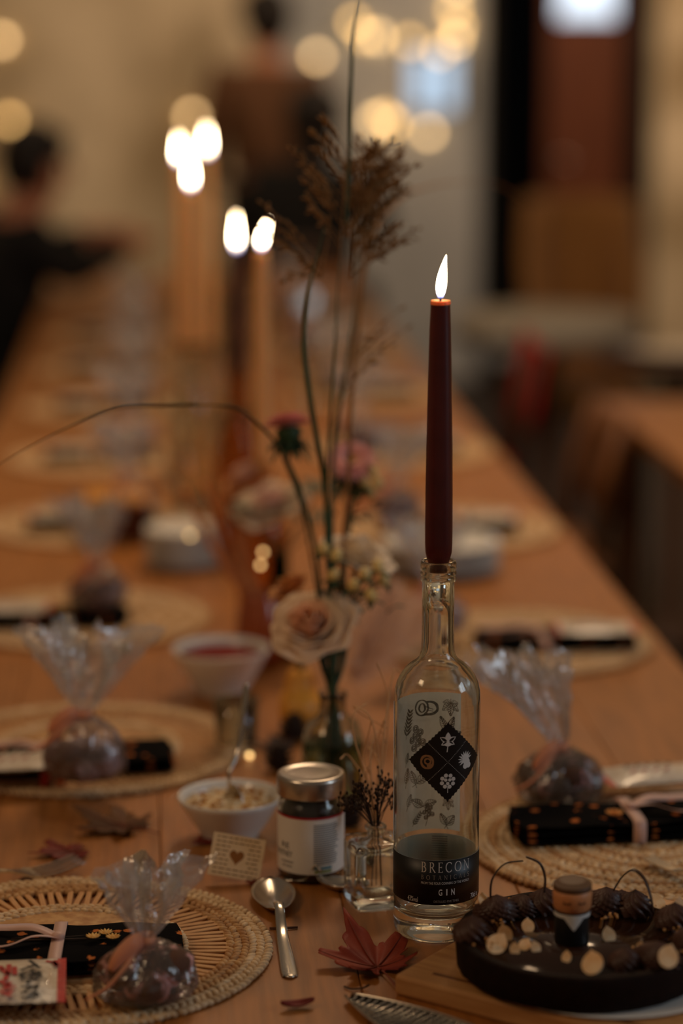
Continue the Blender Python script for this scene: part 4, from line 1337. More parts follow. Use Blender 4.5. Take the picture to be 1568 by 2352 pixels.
PKT = M('packet_foil', (224, 214, 200), 0.30, col2=(204, 190, 172), scale=70, bump=.25, coat=.3)
PKT_R = M('packet_red', (184, 28, 26), 0.35, col2=(206, 60, 46), scale=160, bump=.4, coat=.4)
PKT_S = M('packet_seal', (214, 198, 176), 0.25, col2=(236, 226, 210), scale=120, bump=.6, coat=.5)
def packet_mesh(L_, W_, Hh, a0, a1, nu=20, nv=12):
    def f(u, v, top):
        uu = a0 + (a1 - a0) * u
        x, y = (uu - .5) * L_, (v - .5) * W_
        puff = max(0, (math.sin(PI * min(1, max(0, (uu - .10) / .80))) if .10 < uu < .90 else 0)) ** .5 * math.sin(PI * v) ** .6
        cr = .0012 * noise.noise(Vector((x * 120, y * 90, 3.0)))
        return (x, y, Hh / 2 + (1 if top else -1) * (.0006 + Hh / 2 * puff) + cr * .6)
    return join(grid(lambda u, v: f(u, v, True), nu, nv), grid(lambda u, v: f(1 - u, v, False), nu, nv))

def packet(label, G, rz, L_=.10, W_=.062, Hh=.014, text=True, colour=None):
    t = thing('sweet_packet', label, 'packet', G, rz, 'white sweet packets')
    obj('wrapper', packet_mesh(L_, W_, Hh, .06, .94), PKT, t)
    obj('red_end', packet_mesh(L_, W_, Hh, .94, 1.0, 4), colour or PKT_R, t)
    obj('red_end', packet_mesh(L_, W_, Hh, .0, .06, 4), colour or PKT_R, t)
    if text:
        ba = join(*[seg(-.03 + .012 * (k % 5), -.012 + .018 * (k // 5), -.024 + .012 * (k % 5), -.006 + .018 * (k // 5) + .004 * (k % 2), .0024) for k in range(10)])
        zz = Hh + .0008
        obj('print', off(join(*[seg(-.028 + .011 * k, .004, -.021 + .011 * k, .012, .0026) for k in range(5)], *[seg(-.028 + .011 * k, .013, -.020 + .011 * k, .005, .0018) for k in range(5)]), 0, 0, zz), M('packet_black', (30, 26, 24), .6), t, False)
        obj('print', off(join(*[seg(-.028 + .012 * k, -.014, -.020 + .012 * k, -.006, .0026) for k in range(4)]), 0, 0, zz), M('packet_redink', (176, 34, 30), .6), t, False)
    return t

def gift_bag(label, G, R, Hp, Lt, lean, seed, spread=.052, rib=PEACHR, nb=5, squash=.75, content=None, group='clear bags of treats'):
    rnd = random.Random(seed)
    t = thing('treat_bag', label, 'gift bag', G, rnd.uniform(-.3, .3), group)
    lean = Vector(lean)
    NA = 60
    # pouch
    v, f = [], []
    rows = [(.55, 0.0), (.85, .04), (.95, .10), (1.0, .17), (1.02, .26), (1.03, .35), (1.0, .45), (.95, .55), (.85, .65), (.72, .74), (.58, .82), (.42, .89), (.26, .95), (.14, 1.0)]
    for j, (rr, z) in enumerate(rows):
        for k in range(NA):
            a = 2 * PI * k / NA
            wv = 1 + .09 * noise.noise(Vector((math.cos(a) * 3, math.sin(a) * 3, z * 4 + seed))) + (.10 * math.sin(9 * a + seed) + .06 * math.sin(17 * a)) * max(0, z - .4)
            wv += .05 * noise.noise(Vector((math.cos(a) * 11, math.sin(a) * 11, z * 9 + seed))) * (z > .02)
            v.append((R * rr * wv * math.cos(a), R * rr * wv * math.sin(a) * squash, Hp * z + .001))
    for j in range(len(rows) - 1):
        for k in range(NA):
            k2 = (k + 1) % NA
            f.append((j * NA + k, j * NA + k2, (j + 1) * NA + k2, (j + 1) * NA + k))
    f.append(tuple(range(NA))[::-1])
    obj('film_pouch', (v, f), FILM_P, t, False)
    # gathered top that fans out in stiff pleats
    v, f = [], []
    NR = 14
    jag = [rnd.uniform(-.22, .12) for _ in range(NA)]
    for j in range(NR + 1):
        s = j / NR
        for k in range(NA):
            a = 2 * PI * k / NA
            pl_ = 1 + .42 * math.sin(6 * a + seed + 1.2 * s) * s ** .5 + .26 * math.sin(13 * a + 2 * seed) * s ** .5 + .22 * noise.noise(Vector((a * 2.5, s * 3, seed))) + .30 * s * noise.noise(Vector((math.cos(a) * 7, math.sin(a) * 7, s * 6 + seed)))
            r = (R * .14 + spread * s ** .85) * pl_
            zz = Lt * s * (1 + (jag[k] * s ** 2))
            v.append((r * math.cos(a) + lean.x * s ** 1.2, r * math.sin(a) * .62 + lean.y * s ** 1.2, Hp + zz + lean.z * s))
    for j in range(NR):
        for k in range(NA):
            k2 = (k + 1) % NA
            f.append((j * NA + k, j * NA + k2, (j + 1) * NA + k2, (j + 1) * NA + k))
    obj('film_top', (v, f), FILM, t, False)
    # ribbon round the neck
    rw = R * .17
    obj('ribbon', strip([((rw + .001) * math.cos(2 * PI * k / 14), (rw + .001) * math.sin(2 * PI * k / 14), Hp - .001) for k in range(15)], (0, 0, 1), .010, .0008), rib, t)
    p = smooth_path([(-rw * .5, -rw, Hp), (-.012, -rw - .006, Hp + .004), (-.026, -rw - .009, Hp - .006), (-.034, -rw - .010, Hp - .016)], 6)
    obj('ribbon_tail', strip(p, (0, .25, 1), [.005 + .009 * math.sin(PI * min(1, k / (len(p) - 1) * .9 + .1)) for k in range(len(p))], .0006), rib, t)
    p = smooth_path([(-rw * .6, -rw, Hp - .002), (-.020, -rw - .012, Hp - .012), (-.038, -rw - .014, Hp - .028), (-.056, -rw - .010, Hp - .038)], 6)
    obj('ribbon_tail', strip(p, (0, .3, 1), [.007 * (1 - .85 * k / (len(p) - 1)) for k in range(len(p))], .0006), rib, t)
    # treats
    for k in range(nb):
        a = 2 * PI * k / nb + seed
        s = sphere((R * .50, R * .44, R * .36), 14, 10)
        sv_ = [(x * (1 + .18 * noise.noise(Vector((x * 90, y * 90, z * 90 + seed)))), y * (1 + .18 * noise.noise(Vector((y * 80, z * 80, x * 80)))), z * (1 + .15 * noise.noise(Vector((z * 90, x * 90, seed))))) for x, y, z in s[0]]
        obj('biscuit', off((sv_, s[1]), R * .46 * math.cos(a), R * .46 * squash * math.sin(a), R * .36 + R * .30 * (k % 2)), content or BISC, t)
    return t

MH = .007   # top of a placemat
# ------------------------------------------------------------------ near left setting
RM = .18
M1 = T(150, 2187)
mat_open('round straw placemat with open spokes under the nearest left treat bag', M1, RM, True)
n1c = T(118, 2196, MH)
napkin('black floral napkin with pink ribbon and dried daisies on the nearest straw placemat', Vector((n1c.x, n1c.y, TZ + MH)), math.radians(-2), .215, .090, .013, 1, x0=.006)
gb1 = T(336, 2290, MH)
PINKB = M('pink_sprinkle_biscuit', (92, 58, 38), .8, col2=(226, 170, 166), scale=48, contrast=(.52, .60), bump=.6)
gift_bag('clear cellophane bag of brown biscuits with peach ribbon on the nearest straw placemat', Vector((gb1.x, gb1.y, TZ + MH)), .0425, .050, .060, (.006, .010, 0), 2, .030, content=PINKB, squash=.8)
# the printed packet at the left edge
pk = T(50, 2270, .016)
pt1 = thing('sweet_packet', 'white sweet packet with red end and bold red and black characters', 'packet', Vector((pk.x, pk.y, TZ + .0155)), math.radians(1.5), 'white sweet packets')
Lk, Wk, Hk = .118, .094, .012
obj('wrapper', packet_mesh(Lk, Wk, Hk, .0, .80), PKT, pt1)
obj('seal', packet_mesh(Lk, Wk, Hk, .80, .94, 6), PKT_S, pt1)
obj('red_end', packet_mesh(Lk, Wk, Hk, .94, 1.0, 4), PKT_R, pt1)
pt1.location.x = T(152, 2262, .016).x - Lk / 2
def strokes(lst, wd, h):
    out = []
    for x0, y0, x1, y1 in lst:
        a, b = (T(x / 4.9, 2040 + y / 4.9, h) - pt1.location for x, y in ((x0, y0), (x1, y1)))
        d = (b - a).normalized(); n_ = Vector((-d.y, d.x, 0)) * wd / 2
        a, b = a - d * wd * .3, b + d * wd * .3
        out.append(([tuple(a - n_), tuple(b - n_), tuple(b + n_), tuple(a + n_)], [(0, 1, 2, 3)]))
    c_, s_ = RZ(-math.radians(1.5)), None
    return xf(join(*out), c_)
hz = .0155 + Hk + .0014
obj('lettering', strokes([(335, 815, 408, 868), (402, 862, 240, 918), (410, 880, 445, 892), (222, 968, 460, 958), (240, 968, 258, 1012), (385, 962, 330, 1010), (340, 925, 430, 985), (430, 935, 452, 1000),
                          (318, 1032, 312, 1066), (245, 1108, 430, 1104), (262, 1172, 372, 1108), (415, 1085, 398, 1140), (238, 1218, 335, 1246), (335, 1246, 428, 1210), (428, 1210, 385, 1162), (385, 1162, 352, 1190)], .0036, hz), M('packet_black', (30, 26, 24), .6), pt1, False)
obj('lettering', strokes([(102, 862, 92, 962), (92, 966, 18, 908), (0, 880, 30, 905), (162, 888, 166, 965), (72, 990, 60, 1030), (0, 1042, 92, 1092), (38, 1132, 160, 1102), (112, 1060, 62, 1122), (0, 1158, 112, 1206), (138, 1148, 105, 1172)], .0042, hz), M('packet_redink', (176, 34, 30), .6), pt1, False)
obj('lettering', strokes([(530, 822, 600, 830), (600, 830, 640, 865), (625, 815, 632, 870)], .0036, hz - .005), M('packet_redink', (176, 34, 30), .6), pt1, False)

# ------------------------------------------------------------------ near right setting
M2 = T(1488, 1938)
mat_solid('round woven straw placemat to the right of the gin bottle', M2, RM)
n2 = T(1400, 1908, MH)
napkin('black floral napkin with pink ribbon right of the gin bottle', Vector((n2.x, n2.y, TZ + MH)), math.radians(3), .190, .080, .020, 5, x0=.020, width=.013, daisies=False, td=1)
dz = thing('dried_daisy_sprig', 'orange dried daisy lying on the napkin right of the gin bottle', 'dried flower', Vector((n2.x, n2.y, TZ + MH + .021)), .3)
DA = M('dried_daisy_orange', (206, 128, 56), 0.7, col2=(224, 160, 84), scale=90)
obj('petals', join(*[xf(sphere((.0048, .0017, .0009), 6, 4), TR(-.006, -.020, .003) @ RZ(2 * PI * q / 11) @ TR(.005, 0, .001) @ RY(-.4)) for q in range(11)]), DA, dz)
obj('centre', sphere((.003, .003, .0025), 8, 6, (-.006, -.020, .0045)), DA, dz)
gb2 = T(1284, 1838, MH)
gift_bag('clear cellophane bag of dark biscuits right of the gin bottle', Vector((gb2.x, gb2.y, TZ + MH)), .046, .058, .098, (-.050, .012, 0), 6, .034, nb=6, squash=.8)
p2 = T(1496, 1822, MH)
packet('white printed sweet packet beside the napkin right of the gin bottle', Vector((p2.x, p2.y, TZ + MH + .012)), math.radians(8), .110, .062, .016)

# ------------------------------------------------------------------ second left setting
M3 = T(195, 1722)
mat_open('round straw placemat beyond the fork on the left side', M3, RM, False)
n3 = T(165, 1755, MH)
napkin('black floral napkin under the second treat bag on the left', Vector((n3.x, n3.y, TZ + MH)), math.radians(4), .21, .085, .014, 8, x0=-.03)
p3 = T(30, 1750, .03)
packet('white sweet packet with faint print beside the second left treat bag', Vector((p3.x, p3.y, TZ + MH + .0165)), math.radians(5), .105, .062, .013)
g3 = T(196, 1788, .022)
gift_bag('clear cellophane bag of treats on the second left placemat', Vector((g3.x, g3.y, TZ + MH + .0155)), .042, .070, .085, (.000, .02, 0), 13, .046, nb=6, content=M('mixed_treats', (96, 62, 54), .7, col2=(190, 170, 176), scale=26, contrast=(.45, .6), bump=.3))
cy_ = tag(obj('wrapped_sweet', xf(sphere((.010, .010, .024), 14, 10), TR(T(148, 1755, .03) - Vector((0, 0, 0))) @ RY(.25)), M('orange_sweet', (206, 92, 36), .4)), 'orange wrapped sweet leaning on the second left treat bag', 'sweet')
cy2 = tag(obj('wrapped_sweet', xf(sphere((.007, .007, .030), 14, 10), TR(T(115, 1752, .032)) @ RY(.3)), M('red_sweet', (170, 40, 26), .4)), 'red wrapped stick sweet beside the second left treat bag', 'sweet')

# ------------------------------------------------------------------ further settings down both sides
def setting(G, side, seed, words, bag_dx=.07, nap_dx=0.0):
    mat_solid('round straw placemat ' + words, G, RM)
    napkin('black floral napkin ' + words, Vector((G.x + nap_dx, G.y - .03, TZ + MH)), math.radians(random.uniform(-6, 6)), .20, .085, .014, seed, x0=-.02)
    packet('white sweet packet ' + words, Vector((G.x - .05 * side + nap_dx, G.y - .045, TZ + MH + .0175)), math.radians(random.uniform(-6, 10)), .105, .062, .012)
    gift_bag('clear treat bag ' + words, Vector((G.x + bag_dx, G.y - .02, TZ + MH + .0165)), .040, .060, .090, (random.uniform(-.02, .02), .01, 0), seed * 3 + 1, .034, nb=5, content=M('mixed_treats', (96, 62, 54)))
random.seed(31)
setting(T(185, 1425), 1, 17, 'at the third place on the left side', .025, -.04)
setting(Vector((.470, T(1230, 1478).y, TZ)), -1, 19, 'at the second place on the right side', -.110, .045)
ordl = ['fourth', 'fifth', 'sixth', 'seventh', 'eighth']
for k in range(5):
    setting(Vector((-.10, 3.88 + .64 * k, TZ)), 1, 23 + k, 'at the %s place on the left side' % ordl[k], .06)
ordr = ['third', 'fourth', 'fifth', 'sixth', 'seventh']
for k in range(5):
    setting(Vector((.475, 3.80 + .76 * k, TZ)), -1, 43 + k, 'at the %s place on the right side' % ordr[k], -.09)
# ================================================================== the bouquet
G5 = T(764, 1846)
Z5 = (G5 - CAM).dot(FW)
R5 = 72 * Z5 / F
vz = thing('flower_bottle', 'round clear glass bottle of water holding the rose bouquet', 'vase', G5)
hs, hn5, ht5 = HGT(G5, 1690), HGT(G5, 1645), HGT(G5, 1590)
obj('glass_body', lathe([(0, .002), (R5 * .9, 0), (R5, .006), (R5, hs - .01), (R5 * .96, hs), (R5 * .80, hn5 - .006), (R5 * .52, hn5), (R5 * .42, hn5 + .006), (R5 * .41, ht5 - .006), (R5 * .47, ht5 - .003), (R5 * .46, ht5),
                         (R5 * .37, ht5), (R5 * .36, hn5 + .006), (R5 * .46, hn5 - .002), (R5 * .74, hn5 - .009), (R5 * .90, hs - .003), (R5 * .94, hs - .012), (R5 * .94, .010), (R5 * .85, .006), (0, .006)], 48), GLASS, vz)
obj('water', lathe([(0, .0066), (R5 * .84, .0066), (R5 * .935, .0106), (R5 * .935, hs * .92), (0, hs * .92)], 40), glass('water_green', (206, 224, 196), 1.33), vz, label='greenish water')

def stem_px(pts, r=.0016, neck=True):
    """a stem from inside the bottle through its neck to the given points"""
    a = random.uniform(0, 2 * PI)
    lst = [G5 + Vector((math.cos(a) * R5 * .6, math.sin(a) * R5 * .6, .012)), G5 + Vector((math.cos(a) * R5 * .22, math.sin(a) * R5 * .22, hn5)), G5 + Vector((-math.cos(a) * R5 * .12, -math.sin(a) * R5 * .12, ht5))]
    return smooth_path(lst + [V(x, y, z) for x, y, z in pts], 5)

def petal(R, q, half, seed, nu=14, nv=12):
    """one petal as a piece of a cup: q = 0 inner and closed .. 1 outer and open"""
    ro, zh, curl_ = .10 + .95 * q ** 1.15, .95 - .42 * q, .06 + .34 * q
    def f(u, v):
        s = (u - .5) * 2
        vv = v * (1 - .22 * abs(s) ** 2.2)
        t = vv
        r = R * (.05 + ro * math.sin(PI * .5 * t) ** (.75 + .35 * q))
        z = R * (-.40 + zh * t ** (1.15 + .5 * q))
        if t > .62:
            k = ((t - .62) / .38) ** 2
            r += R * curl_ * .55 * k
            z -= R * curl_ * .55 * k
        nz_ = noise.noise(Vector((s * 1.9 + seed * 1.7, v * 1.6, seed * .9)))
        r += R * (.13 * nz_ + .05 * math.sin(7 * s + seed * 2.1) * q) * t * t
        z += R * .13 * t * t * noise.noise(Vector((s * 2.4, v + seed, seed * 2.3)))
        a = s * half * (.75 + .35 * math.sin(PI * t * .8)) + .10 * nz_ * t
        return (r * math.sin(a), r * math.cos(a), z)
    return grid(f, nu, nv, .0004)

def rose(label, centre, face, R, mi, mo, seed, n=22, stem=None, group='roses in the bouquet'):
    """petals one by one round a bud; face = direction the flower looks"""
    rnd = random.Random(seed)
    t = thing('rose', label, 'flower', centre, group=group)
    Q = Vector(face).normalized().to_track_quat('Z', 'Y').to_matrix().to_4x4()
    for k in range(n):
        q_ = k / (n - 1)
        a = k * 2.39996
        pm = petal(R, q_, (1.5 - .75 * q_) + rnd.uniform(-.08, .08), seed + k)
        MX = Q @ RZ(a) @ RX(rnd.uniform(-.07, .07))
        obj('petal', xf(pm, MX), mi if q_ < .45 else mo, t)
    obj('bud', xf(sphere((R * .10, R * .10, R * .34), 12, 8), Q @ TR(0, 0, 0)), mi, t)
    obj('calyx', xf(lathe([(0, -.5 * R), (R * .10, -.50 * R), (R * .16, -.44 * R), (R * .22, -.36 * R), (0, -.36 * R)], 14), Q), GREEN, t)
    if stem:
        sm = stem_px(stem)
        sm.append(Vector(centre) + Q @ Vector((0, 0, -.45 * R)))
        obj('stem', tube([p - Vector(centre) for p in sm], .0028, 7), GREEN_D, t)
    return t
random.seed(77)
PEI = M('rose_peach_inner', (252, 210, 168), .6, col2=(254, 222, 186), scale=30, translucent=.45, sheen=.2)
PEO = M('rose_peach_outer', (254, 232, 202), .6, col2=(252, 232, 204), scale=30, translucent=.42, sheen=.2)
WHI = M('rose_cream', (250, 234, 208), .6, translucent=.35, sheen=.2)
ORI = M('rose_apricot', (226, 160, 88), .6, translucent=.25, sheen=.2)
PWI = M('rose_blush', (244, 212, 192), .6, translucent=.35, sheen=.2)
zr = Z5 - .02
ZR = 103 * zr / F
rose('large pale peach rose at the front of the bouquet', V(713, 1432, zr), -FW * .72 + UP * .62 - RT * .15, ZR * .86, PEI, PEO, 5, 32, [(744, 1540, Z5 - .01), (730, 1490, Z5 - .01)])
rose('apricot rose peeping out behind the large peach rose', V(664, 1345, Z5 + .045), -FW * .2 + UP * .8 - RT * .5, ZR * .52, ORI, ORI, 15, 16, [(748, 1530, Z5), (690, 1420, Z5 + .03)])
rose('cream rose at the back right of the bouquet', V(825, 1268, Z5 + .03), UP * .8 - FW * .35 + RT * .25, ZR * .74, WHI, WHI, 25, 18, [(786, 1525, Z5 - .01), (806, 1400, Z5 + .02)])

# hypericum berries
BER = M('cream_berry', (226, 190, 110), .35, col2=(236, 206, 140), scale=40)
hb = thing('berry_sprig', 'sprig of cream hypericum berries beside the peach rose', 'berry sprig', V(820, 1340, Z5))
hbc = V(820, 1340, Z5)
for i, (x, y, dz_) in enumerate([(766, 1320, -.02), (742, 1262, -.01), (838, 1318, -.03), (852, 1368, -.035), (868, 1300, -.02), (882, 1330, .0), (772, 1276, -.02), (812, 1345, -.03)]):
    p = V(x, y, Z5 + dz_)
    sm = smooth_path([V(800, 1420, Z5 + .01), (V(805, 1370, Z5 + .01) + p) / 2, p], 4)
    st_ = obj('stem', tube([q_ - hbc for q_ in sm], .0009, 5), GREEN_D, hb)
    obj('berry', xf(sphere((.0062, .0062, .0076), 14, 10), TR(p - hbc) @ RX(.5 * math.sin(i)) @ RY(.5 * math.cos(i))), BER, hb)
    lv = []
    for q_ in range(4):
        a = q_ * PI / 2 + i
        lv.append(xf(grid(lambda u, v: ((v - .5) * .007 * math.sin(PI * u), u * .016, .003 * math.sin(PI * u)), 6, 4, .0004), TR(p - hbc - Vector((0, 0, .007))) @ RZ(a) @ RX(-.3)))
    obj('leaf', join(*lv), GREEN_D, hb)
main = smooth_path([V(762, 1530, Z5), V(780, 1480, Z5 + .01), V(800, 1420, Z5 + .01)], 4)
obj('stem', tube([q_ - hbc for q_ in stem_px([(774, 1500, Z5 - .01), (800, 1420, Z5)])], .0026, 6), GREEN_D, hb)
random.seed(12)
for i in range(9):
    p = V(random.uniform(775, 890), random.uniform(1330, 1450), Z5 + random.uniform(0, .05)) - hbc
    ln, a = random.uniform(.02, .032), random.uniform(0, 6)
    obj('leaf', xf(grid(lambda u, v: ((v - .5) * ln * .5 * math.sin(PI * u ** .8), u * ln, .004 * math.sin(PI * u)), 8, 4, .0005), TR(p) @ RZ(a) @ RX(random.uniform(-.6, .9))), GREEN_D, hb)

# asters
def aster(label, px, py, z, R, face, stem, mp, seed):
    c0_ = V(px, py, z)
    t = thing('aster', label, 'flower', c0_, group='pink asters')
    Q = Vector(face).normalized().to_track_quat('Z', 'Y').to_matrix().to_4x4()
    ps = []
    for ring, (n, l_, el) in enumerate(((34, 1.0, .15), (30, .88, .4), (24, .66, .75))):
        for k in range(n):
            a = 2 * PI * k / n + ring * .1
            ps.append(xf(grid(lambda u, v: (R * .2 + u * R * .85 * l_, (v - .5) * R * .16 * math.sin(PI * (.12 + .8 * u)), R * .08 * math.sin(PI * u)), 5, 2), Q @ RZ(a) @ RY(-el)))
    obj('petals', join(*ps), mp, t, kind='stuff')
    obj('centre', xf(sphere((R * .26, R * .26, R * .16), 12, 8), Q @ TR(0, 0, R * .2)), M('aster_centre', (206, 150, 70), .7), t)
    gs = []
    for k in range(22):
        a, d = k * 2.4, .25 + .75 * (k % 5) / 4
        gs.append(xf(grid(lambda u, v: (R * .1 + u * R * (.85 + .35 * d), (v - .5) * R * .26 * math.sin(PI * (.1 + .85 * u)), -R * .25 * u * u - R * .1), 6, 2, .0004), Q @ TR(0, 0, -R * .2 * d) @ RZ(a) @ RY(.2 + .5 * d)))
    obj('calyx', join(*gs, xf(lathe([(0, -R * .75), (R * .12, -R * .7), (R * .48, -R * .2), (R * .42, 0), (0, .02 * R)], 14), Q)), GREEN_D, t)
    obj('stem', tube([q_ - c0_ for q_ in stem_px(stem) + [c0_ + Q @ Vector((0, 0, -R * .6))]], .0023, 6), GREEN_D, t)
    return t
PKA = M('aster_pink', (236, 160, 154), .6, col2=(244, 184, 174), scale=80, translucent=.25)
aster('tall pink aster seen from below above the roses', 662, 984, Z5 + .02, .0290, UP * 1.0 + FW * .10 - RT * .1, [(748, 1530, Z5), (735, 1350, Z5), (722, 1250, Z5), (690, 1130, Z5 + .01), (660, 1060, Z5 + .02)], PKA, 1)
aster('low pink aster to the right of the tall stems', 806, 1066, Z5 + .16, .0290, UP * .65 - FW * .75, [(782, 1530, Z5 + .01), (790, 1350, Z5 + .04), (800, 1180, Z5 + .14)], PKA, 2)
# leaves and buds of the second aster
ab = thing('leafy_stem', 'dark leafy stem with small cream buds below the low pink aster', 'foliage', V(820, 1120, Z5 + .16))
for i in range(16):
    p = V(random.uniform(770, 875), random.uniform(1075, 1210), Z5 + .16 + random.uniform(-.02, .03)) - ab.location
    obj('leaf', xf(grid(lambda u, v: ((v - .5) * .010 * math.sin(PI * u), u * .026, .004 * math.sin(PI * u)), 7, 4, .0005), TR(p) @ RZ(i * 2.4) @ RX(random.uniform(-.3, .9))), GREEN_D, ab)
for x, y in ((855, 1085), (868, 1110), (838, 1105), (850, 1130)):
    obj('bud', off(sphere((.006, .006, .0075), 10, 8), *(V(x, y, Z5 + .15) - ab.location)), BER, ab)
obj('stem', tube([q_ - ab.location for q_ in stem_px([(775, 1500, Z5), (790, 1300, Z5 + .08), (815, 1150, Z5 + .15)])], .0016, 6), GREEN_D, ab)

# tall grass blades and stems
GRB = M('grass_blade', (52, 72, 40), .5, col2=(74, 86, 46), scale=30, translucent=.2)
GRT = M('grass_tan', (132, 92, 46), .7, col2=(164, 116, 62), scale=40, translucent=.2)
def blade(label, pts, wd, mt, flat=True, stem=True, name='tall_grass'):
    c_ = V(*pts[0])
    t = thing(name, label, 'grass', c_)
    base = stem_px([pts[0]])[:-1] if stem else []
    sm = base + smooth_path([V(*p) for p in pts], 8)
    n = len(sm)
    w_ = [wd * (.55 + .45 * math.sin(PI * min(1, k / n * 1.1))) * (1 - .75 * max(0, (k / n - .6) / .4)) for k in range(n)]
    if flat:
        obj('leaf_blade', strip([p - c_ for p in sm], RT * .8 + FW * .4, w_, .0007), mt, t)
    else:
        obj('stalk', tube([p - c_ for p in sm], [x / 2 for x in w_], 6), mt, t)
    return t
zg2 = Z5 - .10
blade('dark green grass blade bending left of the seed head', [(752, 1240, Z5), (744, 1100, Z5 - .02), (714, 930, Z5 - .05), (698, 790, Z5 - .06), (706, 680, Z5 - .07), (728, 590, Z5 - .08), (745, 520, Z5 - .08)], .0062, GRB)
blade('upright green grass stalk up to the seed head', [(748, 1240, Z5), (752, 1050, Z5 - .03), (766, 850, Z5 - .05), (776, 650, Z5 - .06), (785, 520, Z5 - .06)], .0036, GRB, False)
blade('grey-green grass stalk leaning right behind the seed head', [(760, 1240, Z5 + .02), (768, 1010, Z5 + .06), (790, 880, Z5 + .10), (815, 700, Z5 + .14), (815, 560, Z5 + .16)], .0048, GRB)
blade('thin straight grass blade rising to the top of the picture', [(795, 520, Z5 - .06), (803, 330, Z5 - .07), (806, 180, Z5 - .08), (812, 80, Z5 - .08), (828, -20, Z5 - .08)], .0042, GRB, stem=False)
blade('long thin leaf arching down to the left table edge', [(690, 1150, Z5), (640, 1030, Z5 - .03), (592, 974, Z5 - .06), (545, 938, Z5 - .08), (470, 930, Z5 - .10), (370, 932, Z5 - .12), (270, 938, Z5 - .14), (170, 975, Z5 - .16), (60, 1030, Z5 - .18), (-40, 1090, Z5 - .20)], .0034, M('olive_blade', (96, 76, 34), .6, translucent=.2))
blade('brown grass blade arching right behind the burning candle', [(800, 1100, Z5 + .04), (815, 800, Z5 + .12), (850, 560, Z5 + .22), (905, 468, Z5 + .30), (980, 430, Z5 + .40), (1080, 418, Z5 + .50), (1160, 432, Z5 + .55), (1240, 490, Z5 + .6)], .0055, M('brown_blade', (150, 96, 40), .7, translucent=.2))

def panicle(label, base, tips, z, seed, fuzz=1.0, density=16):
    rnd = random.Random(seed)
    c_ = V(base[0], base[1], z)
    t = thing('grass_seed_head', label, 'grass', c_, group='brown grass seed heads')
    st_, sd = [], []
    top_y = min(t_[1] for t_ in tips) + 60
    axis_x = base[0] + 12
    axis = (c_, V(base[0] + 22, top_y, z))
    st_.append(tube([Vector((0, 0, 0)), (axis[1] - c_) * .5, axis[1] - c_], [.0010, .0008, .0005], 5))
    unit = [xf(sphere((.0014, .0014, .0042), 5, 4), Matrix.Identity(4))]
    for (x, y, dz_) in tips:
        e = V(x, y, z + dz_)
        ax_ = axis[0] + (axis[1] - axis[0]) * min(1, max(0, (y + 45 + .60 * abs(x - axis_x) - base[1]) / (top_y - base[1])))
        p = smooth_path([ax_, ax_ * .5 + e * .5 + Vector((0, 0, .003)), e], 9)
        st_.append(tube([q_ - c_ for q_ in p], [.0006 * (1 - .6 * k / len(p)) for k in range(len(p))], 4, False))
        for k in range(density):
            s = .35 + .65 * (k + rnd.random()) / density
            i0 = min(len(p) - 2, int(s * (len(p) - 1)))
            q_ = p[i0]; d = (p[i0 + 1] - p[i0]).normalized()
            dv = (d + Vector((rnd.gauss(0, .5), rnd.gauss(0, .5), rnd.gauss(0, .5))) * .8).normalized()
            tipq = q_ + dv * rnd.uniform(.003, .009) * fuzz
            sd.append(xf(unit[0], TR(tipq - c_) @ dv.to_track_quat('Z', 'X').to_matrix().to_4x4()))
    obj('branches', join(*st_), GRT, t, kind='stuff')
    obj('seeds', join(*sd), GRT, t, kind='stuff')
    return t
panicle('feathery brown grass seed head catching light on its left tips', (778, 600), [(664, 338, 0), (694, 375, .01), (718, 305, 0), (742, 274, 0), (702, 420, .01), (704, 455, 0), (716, 480, .01), (700, 395, 0), (730, 345, .0), (752, 318, .01), (735, 440, .0)], Z5 - .07, 3, .8, 13)
rn = random.Random(6)
panicle('dense dark brown grass seed head in the middle of the bouquet top', (805, 640), [(rn.uniform(780, 955), rn.uniform(320, 560), rn.uniform(-.02, .08)) for _ in range(48)], Z5 - .02, 5, 1.3, 20)
panicle('drooping brown grass spray reaching left to the twin flames', (735, 640), [(605, 470, .02), (615, 500, .02), (640, 560, .02), (600, 520, .01), (650, 640, .02), (690, 600, .02)], Z5 - .05, 8, .8, 12)
panicle('sparse hair-thin grass spray beside the burning candle', (790, 900), [(940, 750, .05), (905, 790, .05), (880, 760, .03), (860, 830, .02), (930, 700, .06)], Z5, 9, .6, 5)

# pampas plume beyond the bouquet
def plume(label, a, b, z, seed, m, n=900, wd=.02):
    rnd = random.Random(seed)
    p0, p1 = V(a[0], a[1], z), V(b[0], b[1], z + .06)
    t = thing('pampas_plume', label, 'dried grass', p0)
    ax = p1 - p0
    v, f = [], []
    for k in range(n):
        s = rnd.random()
        q_ = ax * s
        d = (ax.normalized() * rnd.uniform(.4, 1.0) + Vector((rnd.gauss(0, 1), rnd.gauss(0, 1), rnd.gauss(0, 1))) * .42).normalized()
        L_ = rnd.uniform(.4, 1) * wd * 2 * (math.sin(PI * min(1, .15 + .8 * s)) + .2)
        sd = d.orthogonal().normalized() * .0009
        o = len(v)
        v += [tuple(q_ - sd), tuple(q_ + sd), tuple(q_ + d * L_)]
        f.append((o, o + 1, o + 2))
    obj('plume_hairs', (v, f), m, t, False, kind='stuff')
    obj('stem', tube([(0, 0, 0), tuple(ax * .5), tuple(ax * .95)], .0012, 5), GRT, t)
PAM = M('pampas', (240, 208, 178), .8, translucent=.3)
plume('pale pink pampas plume lying behind the bouquet bottle', (810, 1560), (905, 1360), Z5 + .22, 4, PAM, 2600, .028)
plume('pale pampas plume leaning right behind the bouquet', (860, 1500), (970, 1400), Z5 + .40, 5, PAM, 2200, .026)
